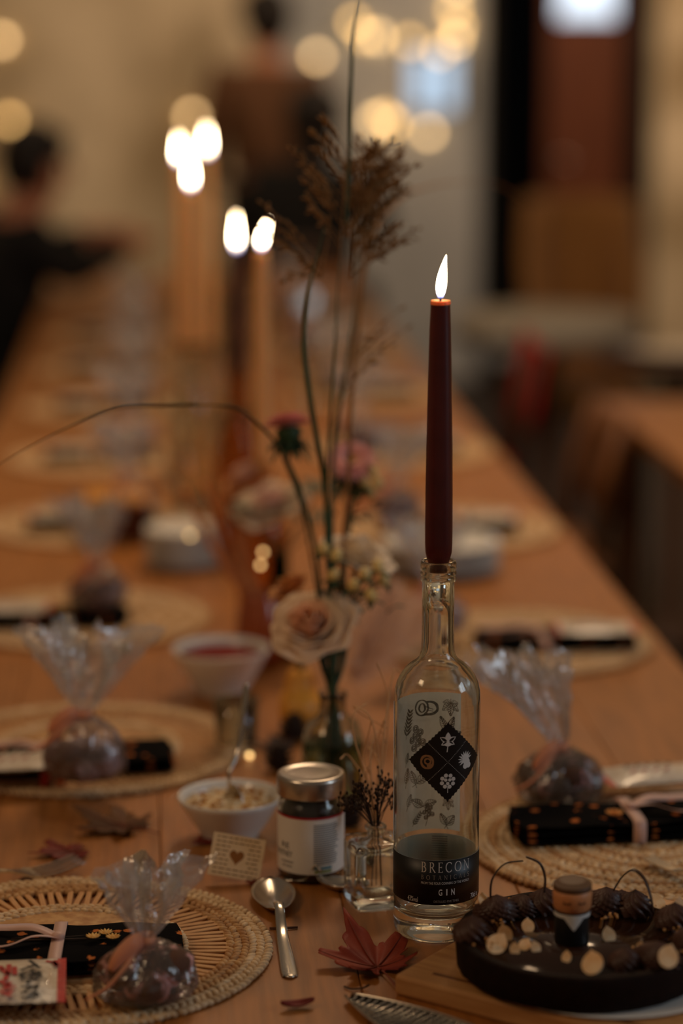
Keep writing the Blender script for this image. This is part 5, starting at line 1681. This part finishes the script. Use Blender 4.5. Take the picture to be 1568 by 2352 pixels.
# ================================================================== middle of the table
G6 = T(508, 1590); Z6 = (G6 - CAM).dot(FW); R6 = 112 * Z6 / F; H6 = HGT(G6, 1486)
b6 = bowl('serving_bowl', 'white bowl of dark red relish further up the table', G6, R6, H6, R6 * .50)
obj('relish', lathe([(0, H6 - .003), (R6 * .5, H6 - .004), (R6 * .86, H6 - .009), (R6 * .8, H6 - .016), (0, H6 - .022)], 36), M('red_relish', (96, 14, 10), .75, col2=(130, 28, 18), scale=60, bump=.5, spec=.2), b6)

def wineglass(label, G, h, R, name='wine_glass', group='wine glasses'):
    t = thing(name, label, 'glass', G, group=group)
    s = h * .45
    obj('glass_body', lathe([(0, .0012), (R * .85, .0006), (R * .88, .0014), (R * .3, .004), (.004, .010), (.0036, s - .008), (.007, s), (R * .7, s + h * .10), (R, s + h * .25), (R * .95, s + h * .42), (R * .86, h), (R * .84, h),
                              (R * .93, s + h * .42), (R * .975, s + h * .25), (R * .67, s + h * .115), (.005, s + .006), (0, s + .005)], 36), GLASS, t)
    return t
def tumbler(label, G, h, R):
    t = thing('glass_tumbler', label, 'glass', G, group='small tumblers')
    obj('glass_body', lathe([(0, .001), (R * .8, 0), (R * .86, .003), (R, h), (R * .96, h), (R * .82, .008), (0, .007)], 36), GLASS, t)
    return t
tumbler('small clear tumbler standing between the two white bowls', T(543, 1716), .055, .026)
gt = T(540, 1260); wineglass('tall wine glass left of the pink asters', T(545, 1235), .20, .040)
wineglass('wine glass beyond the peach candle', Vector((.30, 4.6, TZ)), .20, .038)
wineglass('wine glass near the far end of the table', Vector((.08, 5.6, TZ)), .20, .038)

# squash
G7 = T(690, 1680)
sq = thing('butternut_squash', 'small yellow ochre squash standing behind the bouquet bottle', 'squash', G7)
hq = HGT(G7, 1535)
obj('flesh', lathe([(0, 0), (.014, .001), (.022, .010), (.0245, .026), (.022, .045), (.0185, hq * .6), (.017, hq * .85), (.012, hq * .97), (0, hq)], 28, lambda a, z: 1 + .03 * math.cos(8 * a)), M('squash_skin', (232, 164, 60), .45, col2=(216, 146, 50), scale=30), sq)
obj('stalk', tube([(0, 0, hq - .003), (.001, 0, hq + .008), (.006, 0, hq + .014)], [.005, .0035, .004], 7), GREEN_D, sq)
G7b = T(670, 1700)
# small dark pine cones by the bottle
for k, (x, y, wds) in enumerate(((675, 1700, 'beside the yellow squash'), (640, 1770, 'between the salad bowl and the chutney jar'), (800, 1900, 'between the chutney jar and the bud vase'))):
    t = thing('pine_cone', 'small dark pine cone ' + wds, 'pine cone', T(x, y), group='pine cones')
    obj('core', lathe([(0, 0), (.008, .003), (.011, .014), (.006, .028), (0, .033)], 14), DRIED, t)
    sc_ = []
    for q_ in range(46):
        z = .003 + .027 * q_ / 46
        r = .0135 * math.sin(PI * min(1, .22 + .70 * q_ / 46))
        sc_.append(xf(sphere((.0045, .004, .0012), 6, 4), RZ(q_ * 2.4) @ TR(r, 0, z) @ RY(-.5)))
    obj('scales', join(*sc_), DRIED, t, kind='stuff')

# second small bouquet with a blush rose
z8 = 3.05
rose('blush white rose of the second bouquet left of the tall stems', V(620, 1158, z8), -FW * .5 + UP * .8 - RT * .2, .042, PWI, WHI, 41, 20, group='roses of the second bouquet')
rose('dim cream rose low in the second bouquet', V(560, 1095, z8 + .1), -FW * .4 + UP * .8 - RT * .5, .034, PWI, ORI, 47, 14, group='roses of the second bouquet')
g8 = Vector((V(625, 1158, z8).x + .01, V(625, 1158, z8).y + .02, TZ))
v8 = thing('flower_bottle', 'dark glass bottle holding the second bouquet', 'vase', g8)
obj('glass_body', lathe([(0, .001), (.026, 0), (.029, .005), (.029, .07), (.024, .085), (.012, .095), (.011, .125), (.013, .130), (.009, .130), (.008, .094), (.020, .083), (.025, .068), (.025, .008), (0, .006)], 32), glass('bottle_green', (120, 150, 110)), v8)
for i in range(10):
    a = i * 2.4
    e = Vector((math.cos(a) * .05, math.sin(a) * .03, .17 + .02 * (i % 3)))
    if i == 0:
        f8 = thing('leafy_stem', 'dark green foliage of the second bouquet', 'foliage', g8)
    obj('stem', tube(smooth_path([(0, 0, .02), (0, 0, .12), tuple(e)], 4), .0012, 5), GREEN_D, f8)
    obj('leaf', xf(grid(lambda u, v: ((v - .5) * .022 * math.sin(PI * u), u * .045, .006 * math.sin(PI * u)), 8, 4, .0005), TR(e) @ RZ(a) @ RX(.2)), GREEN_D, f8)

# candles behind: peach in an amber bottle, burgundy, and three far ones
bp, hbp = holder_candle('taper_candle', 'peach taper candle burning behind the grass stems', 600, 505, 578, 3.12, WAX_P, 1075, .0112, None, .25)
def bottle_holder(label, base, h, R, m):
    t = thing('candle_bottle', label, 'bottle', base, group='candle bottles')
    obj('glass_body', lathe([(0, .002), (R * .9, 0), (R, .005), (R, h * .55), (R * .85, h * .66), (.016, h * .75), (.0135, h * .80), (.0135, h - .006), (.0155, h - .004), (.0155, h), (.0125, h), (.0115, h * .8), (R * .78, h * .65), (R * .92, h * .54), (R * .92, .010), (0, .008)], 36), m, t)
bottle_holder('amber glass bottle holding the peach candle', bp, hbp, .034, AMBER)
bp, hbp = holder_candle('taper_candle', 'dark burgundy taper candle burning left of the peach candle', 543, 490, 580, 3.58, WAX_D, 862, .0115, None)
bottle_holder('brown glass bottle holding the dark burgundy candle', bp, hbp, .034, glass('brown_glass', (238, 214, 184), clear=.3))
for px_, ft, fb, z_, wds in ((412, 310, 378, 4.2, 'leftmost of the three far peach candles'), (438, 365, 436, 3.95, 'lowest of the three far peach candles'), (475, 290, 360, 4.55, 'rightmost of the three far peach candles')):
    bp, hbp = holder_candle('taper_candle', wds + ', burning', px_, ft, fb, z_, WAX_P, 800, .0112, None, 0.0, 'far peach candles')
    bottle_holder('clear bottle under the ' + wds, bp, hbp, .030, GLASS)

# orange dried stalks leaning out of the amber bottle group
os_ = thing('dried_orange_stalks', 'bundle of orange dried stalks leaning left in front of the stacked plates', 'dried stalks', T(600, 1520))
oc = T(600, 1520)
zo = (oc - CAM).dot(FW)
ORS = M('orange_stalk', (196, 108, 50), .7, col2=(216, 132, 68), scale=40, translucent=.2)
for i, (x, y, dz_) in enumerate([(420, 1120, .0), (468, 1105, .03), (528, 1080, .0), (566, 1120, .04), (495, 1190, .02)]):
    p = smooth_path([Vector((0, 0, .004)), V(585 + 6 * i, 1400, zo + dz_) - oc, V((x + 560) / 2, (y + 1400) / 2, zo + dz_) - oc, V(x, y, zo + dz_) - oc], 5)
    obj('stalk', strip(p, RT * .9 + FW * .3, [.005 + .005 * math.sin(PI * k / len(p)) for k in range(len(p))], .0012), ORS, os_)
pot = thing('amber_pot', 'reddish amber glass pot with dried stalks behind the peach rose', 'pot', oc)
obj('glass_body', lathe([(0, .002), (.026, 0), (.031, .006), (.033, .04), (.028, .075), (.022, .085), (.023, .092), (.020, .092), (.019, .085), (.025, .074), (.030, .04), (.028, .008), (0, .006)], 32), M('amber_pot_glaze', (158, 74, 32), .3, coat=.4), pot)

# plates, cake
def plate_stack(words, G, n, R, group):
    nth = ['lowest', 'second lowest', 'third lowest', 'fourth lowest', 'fifth', 'fourth from top', 'third from top', 'second from top', 'topmost']
    nth = nth if n == 9 else nth[:3] + ['middle'] + nth[-3:]
    for k in range(n):
        tag(obj('dinner_plate', lathe([(0, .0), (R * .6, 0), (R * .66, .002), (R * .98, .010), (R, .0112), (R * .985, .0122), (R * .66, .0045), (0, .0030)], 48), WHITE, loc=G + Vector((0, 0, .006 * k))), nth[k] + ' white plate of the stack ' + words, 'plate', group)
plate_stack('left of the orange stalks', T(425, 1300), 9, .060, 'left stack of plates')
plate_stack('behind the burgundy candle', T(1012, 1312), 7, .088, 'right stack of plates')
ck = T(268, 1255)
cz = (ck - CAM).dot(FW)
ckt = thing('frosted_cake', 'square cake with golden top and dark brown sides', 'cake', ck, .05)
wk = 136 * cz / F; hk = HGT(ck, 1165)
obj('sponge', off(rbox(wk, wk * 1.1, hk, .004), 0, wk * .55, hk / 2), M('dark_sponge', (70, 30, 14), .7, col2=(86, 42, 20), scale=60, bump=.3), ckt)
obj('topping', off(rbox(wk * 1.03, wk * 1.13, .012, .005), 0, wk * .55, hk + .006), M('golden_topping', (204, 134, 46), .45, col2=(222, 156, 66), scale=30), ckt)
for x, y, r, wds, col in ((890, 1222, .014, 'bright red physalis by the right stack of plates', (206, 50, 22)), (822, 1180, .011, 'small orange physalis behind the low pink aster', (206, 92, 36))):
    g_ = T(x, y)
    t = thing('physalis', wds, 'fruit', g_)
    obj('husk', lathe([(0, 0), (r * .7, r * .3), (r, r), (r * .75, r * 1.6), (r * .25, r * 2.1), (0, r * 2.3)], 20, lambda a, z: 1 + .10 * math.cos(5 * a)), M('physalis_%d' % x, col, .5, translucent=.3), t)
    obj('stalk', tube([(0, 0, r * 2.2), (.002, 0, r * 2.9)], .001, 5), GREEN_D, t)
# small cluttered centre line further away
random.seed(55)
for k, (x, y, wds) in enumerate(((.17, 4.9, 'beyond the wine glasses'), (.20, 5.9, 'two thirds down the table'), (.16, 6.8, 'near the far end of the table'))):
    g_ = Vector((x, y, TZ))
    t = thing('flower_bottle', 'small clear bottle of foliage ' + wds, 'vase', g_)
    obj('glass_body', lathe([(0, .001), (.028, 0), (.031, .005), (.031, .07), (.013, .095), (.012, .12), (.009, .12), (.010, .094), (.027, .068), (.027, .008), (0, .006)], 28), GLASS, t)
    fo = thing('leafy_stem', 'brown green foliage ' + wds, 'foliage', g_)
    for i in range(12):
        a = i * 2.4
        e = Vector((math.cos(a) * .06, math.sin(a) * .05, .18 + .03 * (i % 4)))
        obj('stem', tube(smooth_path([(0, 0, .02), (0, 0, .11), tuple(e)], 3), .0012, 5), GREEN_D, fo)
        obj('leaf', xf(grid(lambda u, v: ((v - .5) * .024 * math.sin(PI * u), u * .05, .006 * math.sin(PI * u)), 6, 4, .0005), TR(e) @ RZ(a) @ RX(.2)), BRL if i % 3 else GREEN_D, fo)
lg = V(705, 690, 6.2)  # added globe that glows in place of a daylight reflection on glass
lm = thing('glint_globe', 'added white globe glowing in place of a daylight glint on the far part of the table', 'glint stand-in', Vector((lg.x, lg.y, TZ)))
obj('globe', sphere(.021, 18, 12, (0, 0, lg.z - TZ)), emission('daylight_glint', (.62, .76, .84), 2.6), lm)
obj('base', lathe([(0, 0), (.03, 0), (.03, .008), (.006, .014), (.005, lg.z - TZ - .018), (.012, lg.z - TZ - .016), (0, lg.z - TZ - .014)], 24), LIDM, lm)

# ================================================================== people
def limb_mesh(name, joints, edges, m, parent, sub=2, kind=None):
    me = bpy.data.meshes.new(name)
    me.from_pydata([j[0] for j in joints], edges, [])
    me.materials.append(m)
    o = bpy.data.objects.new(name, me)
    C.objects.link(o)
    o.parent = parent
    sk = o.modifiers.new('skin', 'SKIN')
    sk.use_smooth_shade = True
    for i, j in enumerate(joints):
        r = j[1] if hasattr(j[1], '__len__') else (j[1], j[1])
        me.skin_vertices[0].data[i].radius = r
    me.skin_vertices[0].data[0].use_root = True
    sb = o.modifiers.new('sub', 'SUBSURF'); sb.levels = sb.render_levels = sub
    return o

def person(label, loc, rz, J, top, bottom, skin, hair, cover_arms=True, hair_len=.0):
    """J: joint positions in the person's frame, facing -y"""
    t = thing('person', label, 'person', loc, rz)
    names = ['pelvis', 'belly', 'chest', 'neck', 'head', 'crown', 'lsh', 'lel', 'lwr', 'lha', 'rsh', 'rel', 'rwr', 'rha', 'lhip', 'lkn', 'lan', 'lto', 'rhip', 'rkn', 'ran', 'rto']
    rad = dict(pelvis=(.13, .10), belly=(.12, .095), chest=(.15, .10), neck=.052, head=.082, crown=.078, lsh=.055, lel=.042, lwr=.028, lha=.030, rsh=.055, rel=.042, rwr=.028, rha=.030,
               lhip=.080, lkn=.055, lan=.038, lto=.034, rhip=.080, rkn=.055, ran=.038, rto=.034)
    ed = [('pelvis', 'belly'), ('belly', 'chest'), ('chest', 'neck'), ('neck', 'head'), ('head', 'crown'), ('chest', 'lsh'), ('lsh', 'lel'), ('lel', 'lwr'), ('lwr', 'lha'), ('chest', 'rsh'), ('rsh', 'rel'), ('rel', 'rwr'), ('rwr', 'rha'),
          ('pelvis', 'lhip'), ('lhip', 'lkn'), ('lkn', 'lan'), ('lan', 'lto'), ('pelvis', 'rhip'), ('rhip', 'rkn'), ('rkn', 'ran'), ('ran', 'rto')]
    joints = [(J[n], rad[n]) for n in names]
    # fingers as short chains rooted in each palm
    edges = [(names.index(a), names.index(b)) for a, b in ed]
    for s in ('l', 'r'):
        w_, h_ = Vector(J[s + 'wr']), Vector(J[s + 'ha'])
        d = (h_ - w_).normalized()
        side = d.cross(Vector((0, 0, 1)))
        side = side.normalized() if side.length > .1 else Vector((1, 0, 0))
        for k in range(5):
            o_ = (k - 2) * .016
            ln = (.035, .055, .06, .056, .045)[k]
            a = h_ + side * o_ + d * .012
            b = a + d * ln * .6 + side * o_ * .2
            c = b + d * ln * .4 - Vector((0, 0, .012))
            i0 = len(joints)
            joints += [(tuple(a), .010), (tuple(b), .009), (tuple(c), .008)]
            edges += [(names.index(s + 'ha'), i0), (i0, i0 + 1), (i0 + 1, i0 + 2)]
    limb_mesh('body', joints, edges, skin, t)
    hd, cw = Vector(J['head']), Vector(J['crown'])
    hc__ = (hd + cw) / 2
    R_ = RX(0)
    fx = Vector((0, -1, 0))
    obj('nose', xf(sphere((.012, .016, .020), 8, 6), TR(hc__ + fx * .094 + Vector((0, 0, -.012)))), skin, t)
    for sx in (-1, 1):
        obj('eye', off(sphere((.011, .006, .008), 8, 6), *(hc__ + fx * .084 + Vector((sx * .030, 0, .015)))), M('eye_dark', (30, 20, 16), .3), t)
        obj('ear', off(sphere((.008, .016, .024), 8, 6), *(hc__ + Vector((sx * .088, 0, .0)))), skin, t)
    obj('mouth', off(sphere((.020, .005, .005), 8, 6), *(hc__ + fx * .086 + Vector((0, 0, -.052)))), M('lip', (140, 72, 60), .5), t)
    hv, hf = sphere((.108, .112, .125), 20, 14)
    hv = [(x, y + .022, z + .016 if z > -.02 or y > -.01 else z + .016 + .11) for x, y, z in hv]
    hv = [(x, max(y, -.060) if z < .07 else y, z) for x, y, z in hv]
    obj('hair', off((hv, hf), *hc__), hair, t)
    if hair_len:
        obj('hair_length', off(sphere((.085, .045, hair_len), 16, 10), *(hc__ + Vector((0, .065, -hair_len * .6)))), hair, t)
    sh = [(J['pelvis'], (.18, .16)), (J['belly'], (.17, .15)), (J['chest'], (.20, .165)), (tuple((Vector(J['chest']) + Vector(J['neck'])) / 2), .105), (J['lsh'], .082), (J['lel'], .058), (J['lwr'], .045), (J['rsh'], .082), (J['rel'], .058), (J['rwr'], .045)]
    limb_mesh('jacket', sh, [(0, 1), (1, 2), (2, 3), (2, 4), (4, 5), (5, 6), (2, 7), (7, 8), (8, 9)], top, t)
    limb_mesh('trousers', [(J['pelvis'], (.15, .12)), (J['lhip'], .098), (J['lkn'], .074), (J['lan'], .062), (J['rhip'], .098), (J['rkn'], .074), (J['ran'], .062)], [(0, 1), (1, 2), (2, 3), (0, 4), (4, 5), (5, 6)], bottom, t)
    for s in ('l', 'r'):
        a, b = Vector(J[s + 'an']), Vector(J[s + 'to'])
        obj('shoe', xf(rbox(.09, .25, .08, .025), TR((a + b) / 2 + Vector((0, 0, .0)))), M('shoe_dark', (24, 18, 15), .5), t)
    return t
SKIN = M('skin', (196, 132, 100), .55, sss=.1)
HAIRD = M('dark_hair', (24, 15, 11), .6)
BRJ = M('brown_jacket', (96, 62, 38), .85, col2=(110, 74, 46), scale=60)
BKC = M('black_cloth', (14, 12, 13), .85)
STAND = dict(pelvis=(0, 0, .95), belly=(0, 0, 1.10), chest=(0, .01, 1.30), neck=(0, .01, 1.47), head=(0, -.015, 1.57), crown=(0, -.01, 1.67), lsh=(.19, .01, 1.39), lel=(.25, .03, 1.12), lwr=(.20, -.14, .96), lha=(.15, -.21, .95),
             rsh=(-.19, .01, 1.39), rel=(-.25, .03, 1.12), rwr=(-.21, -.12, .94), rha=(-.16, -.19, .92), lhip=(.09, 0, .90), lkn=(.10, -.02, .50), lan=(.10, .02, .09), lto=(.11, -.12, .04), rhip=(-.09, 0, .90), rkn=(-.10, -.01, .50), ran=(-.10, .03, .09), rto=(-.11, -.11, .04))
SIT = dict(pelvis=(0, 0, .54), belly=(0, -.01, .68), chest=(0, -.03, .88), neck=(0, -.05, 1.05), head=(0, -.085, 1.14), crown=(0, -.08, 1.23), lsh=(.18, -.03, .97), lel=(.24, -.16, .78), lwr=(.15, -.36, .80), lha=(.09, -.43, .80),
           rsh=(-.18, -.03, .97), rel=(-.24, -.16, .78), rwr=(-.15, -.36, .80), rha=(-.09, -.43, .80), lhip=(.09, -.02, .52), lkn=(.11, -.42, .52), lan=(.11, -.40, .09), lto=(.11, -.54, .04), rhip=(-.09, -.02, .52), rkn=(-.11, -.42, .52), ran=(-.11, -.40, .09), rto=(-.11, -.54, .04))
ps = V(612, 97, 9.7)
person('person in a brown jacket standing turned away beyond the far end of the table', (ps.x, ps.y, 0), PI + .25, STAND, BRJ, BKC, SKIN, HAIRD, hair_len=.07)
ps2 = V(712, 97, 8.75)
person('person in black with long dark hair sitting turned away at the far table end', (ps2.x, ps2.y, .06), PI - .3, SIT, BKC, BKC, SKIN, HAIRD, hair_len=.26)
ps3 = V(95, 97, 7.2)
LEAN = dict(SIT); 
for k_ in ('chest', 'neck', 'head', 'crown', 'lsh', 'rsh'):
    x_, y_, z_ = LEAN[k_]; dz_ = z_ - .60
    LEAN[k_] = (x_, y_ - dz_ * .20, z_ - dz_ * .05)
LEAN.update(lel=(.25, -.20, .84), lwr=(.17, -.42, .93), lha=(.12, -.49, .94), rel=(-.25, -.20, .84), rwr=(-.16, -.40, .92), rha=(-.11, -.47, .93))
person('person in black with dark hair leaning over the left side of the table', (ps3.x - .20, ps3.y, 0), math.radians(112), LEAN, BKC, BKC, SKIN, HAIRD)

# ================================================================== chairs and other furniture
def chair(label, loc, rz, m, seat_m, back_h=.82, group='chairs'):
    t = thing('dining_chair', label, 'chair', loc, rz, group)
    obj('seat', rbox(.42, .42, .045, .012, (0, 0, .45)), seat_m, t)
    for sx in (-1, 1):
        obj('leg', tube([(sx * .17, -.17, .43), (sx * .185, -.185, 0)], [.018, .014], 8), m, t)
        obj('leg', tube([(sx * .17, .17, .43), (sx * .185, .20, 0)], [.018, .014], 8), m, t)
        obj('back_post', tube([(sx * .18, .18, .43), (sx * .18, .20, .62), (sx * .175, .24, back_h)], [.018, .017, .014], 8), m, t)
    obj('backrest', grid(lambda u, v: ((u - .5) * .36, .215 + .03 * v - .02 * math.sin(PI * u), back_h - .20 + .20 * v), 10, 4, .018), seat_m, t)
    obj('stretcher', tube([(-.18, 0, .2), (.18, 0, .2)], .010, 7), m, t)
    return t
REDC = M('red_fabric', (196, 14, 10), .85)
TANC = M('tan_fabric', (170, 118, 60), .85, sheen=.3)
chair('red upholstered chair at the right side of the long table', (.70, 5.95, 0), math.radians(-93), WOOD_D, REDC, .80)
chair('brown wooden chair between the two tables on the right', (.73, 5.05, 0), math.radians(-91), WOOD_C, WOOD_C, .76)
chair('dark wooden chair at the near right side of the long table', (.78, 3.62, 0), math.radians(-88), WOOD_D, WOOD_D, .78)
chair('dark chair pushed up to the left side of the table', (-.52, 5.30, 0), math.radians(90), WOOD_D, WOOD_D, .74)
chair('dark chair under the leaning person on the left', (ps3.x - .20, ps3.y + .02, 0), math.radians(112), WOOD_D, WOOD_D)
chair('dark chair at the far end of the table', (ps2.x, ps2.y - .02, .0), PI - .3, WOOD_D, WOOD_D)
# white-clothed round table with a tan tub chair
rt = V(1265, 97, 7.0); rt = Vector((rt.x, rt.y, 0))
tb2 = thing('round_table', 'small round table with short white cloth in the right background', 'table', rt)
obj('tabletop', lathe([(0, .70), (.25, .70), (.26, .71), (.26, .725), (0, .73)], 40), WOOD_C, tb2)
obj('pedestal', lathe([(0, 0), (.22, 0), (.22, .02), (.04, .05), (.035, .68), (.10, .70), (0, .70)], 24), WOOD_D, tb2)
tcl = tag(obj('tablecloth', lathe([(0, .735), (.262, .735), (.268, .73), (.274, .66), (.270, .66), (.264, .726), (0, .731)], 60, lambda a, z: 1 + (.02 * math.sin(14 * a) if z < .70 else 0)), M('white_cloth', (196, 186, 168), .85), loc=rt), 'short white cloth draped over the round background table', 'tablecloth')
tc_ = thing('tub_chair', 'tan rounded tub chair behind the white-clothed table', 'chair', (rt.x + .20, rt.y + .52, 0))
def tub(u, v):
    a = PI * (-.15 + 1.30 * u)
    r = .17 + .03 * v
    return (r * math.cos(a), r * math.sin(a) * .9, .42 + (.62 if .2 < u < .8 else .62 * (.45 + .55 * math.sin(PI * max(0, min(1, u)) / .4 * .5) if u < .2 else .45 + .55 * math.sin(PI * (1 - u) / .4 * .5 if u > .8 else 1))) * v)
obj('backrest', grid(tub, 24, 8, .06), TANC, tc_)
obj('seat', lathe([(0, .36), (.17, .36), (.19, .39), (.18, .46), (.15, .48), (0, .485)], 28), TANC, tc_)
for k in range(4):
    a = PI / 4 + k * PI / 2
    obj('leg', tube([(.13 * math.cos(a), .13 * math.sin(a), .37), (.16 * math.cos(a), .16 * math.sin(a), 0)], [.02, .014], 8), WOOD_D, tc_)
nb = T(1200, 720, 0)
# second wooden table at the right edge with a pale plate on it
t3 = thing('side_table', 'second plank table at the right edge of the picture', 'table', (1.50, 4.82, 0))
for k in range(5):
    obj('plank', rbox(.198, 1.0, .03, .003, (-.4 + .2 * k, 0, TZ - .03)), WOOD, t3, False)
for sx in (-1, 1):
    for sy in (-1, 1):
        obj('leg', rbox(.06, .06, TZ - .045, .004, (sx * .44, sy * .44, (TZ - .045) / 2)), WOOD_C, t3, False)
tag(obj('dinner_plate', lathe([(0, .0), (.09, 0), (.098, .002), (.145, .012), (.147, .014), (.098, .0055), (0, .0040)], 40), WHITE, loc=(1.34, 6.05, .745)), 'pale plate on the dark stand at the right edge', 'plate')
sd_ = thing('plate_stand', 'dark wooden stand at the right edge behind the second table', 'stand', (1.34, 6.05, 0))
obj('stand_top', lathe([(0, .72), (.2, .72), (.2, .745), (0, .745)], 32), WOOD_D, sd_)
obj('stand_post', lathe([(0, 0), (.15, 0), (.15, .02), (.03, .04), (.03, .72), (0, .72)], 20), WOOD_D, sd_)

# ================================================================== string lights on the far wall
WIRE = M('lamp_wire', (40, 32, 24), .6)
BULB = emission('warm_bulb', (1.0, .58, .20), 6.4)
BULB2 = emission('pale_bulb', (1.0, .63, .28), 7.4)
def light_string(label, pts, z, r=.019):
    def W(x, y):
        r_ = ray(x, y)
        return CAM + r_ * ((YB - .03) / r_.y)
    c_ = W(*pts[0])
    t = thing('string_lights', label, 'fairy lights', c_)
    P = [W(x, y) - c_ for x, y in pts]
    w_ = []
    for a, b in zip(P, P[1:]):
        w_ += [a + Vector((0, 0, .045)), (a + b) / 2 + Vector((0, 0, .025))]
    w_.append(P[-1] + Vector((0, 0, .045)))
    obj('wire', tube(smooth_path(w_, 3), .003, 5), WIRE, t)
    for i, p in enumerate(P):
        b_ = obj('bulb', off(lathe([(0, -r), (r * .6, -r * .8), (r, -r * .1), (r * .8, r * .6), (r * .45, r), (0, r)], 16), *p), BULB if i % 3 else BULB2, t)
        obj('socket', off(lathe([(0, r * .95), (r * .5, r * .95), (r * .5, r * 1.9), (0, r * 1.9)], 12), *p), WIRE, b_)
light_string('warm fairy lights looped across the top of the grey wall', [(728, 130), (814, 52), (838, 82), (868, 84), (940, 96), (1010, 118), (1046, 92), (1052, 62), (1042, 22), (1050, -30)], 10.66)
light_string('lower warm fairy lights beside the seed head', [(862, 276), (884, 268), (902, 284), (984, 304)], 10.66)
light_string('warm fairy lights down the left wall', [(4, 92), (22, 276), (-60, 420)], 10.66)
light_string('single warm bulb above the far candles', [(441, 268), (441, -90)], 10.66)

# added glowing beads standing in for warm glints on glass and plates
GLINT = emission('glint_bead', (1.0, .60, .22), 3.2)
ml = thing('glint_beads', 'added thin wire of glowing beads in place of warm glints between bowls and plates', 'fairy lights', T(573, 1760))
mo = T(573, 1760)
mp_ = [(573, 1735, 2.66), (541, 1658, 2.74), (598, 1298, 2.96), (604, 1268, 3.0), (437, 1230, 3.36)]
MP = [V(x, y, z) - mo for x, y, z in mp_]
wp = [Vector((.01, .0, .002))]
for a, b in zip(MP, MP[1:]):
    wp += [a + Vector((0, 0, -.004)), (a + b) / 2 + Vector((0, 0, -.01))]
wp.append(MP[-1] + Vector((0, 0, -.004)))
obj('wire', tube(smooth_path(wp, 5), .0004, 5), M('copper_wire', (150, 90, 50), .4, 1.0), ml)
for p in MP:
    obj('bulb', off(sphere(.0030, 10, 8), *p), GLINT, ml)  # each added bead glows in place of a reflected glint
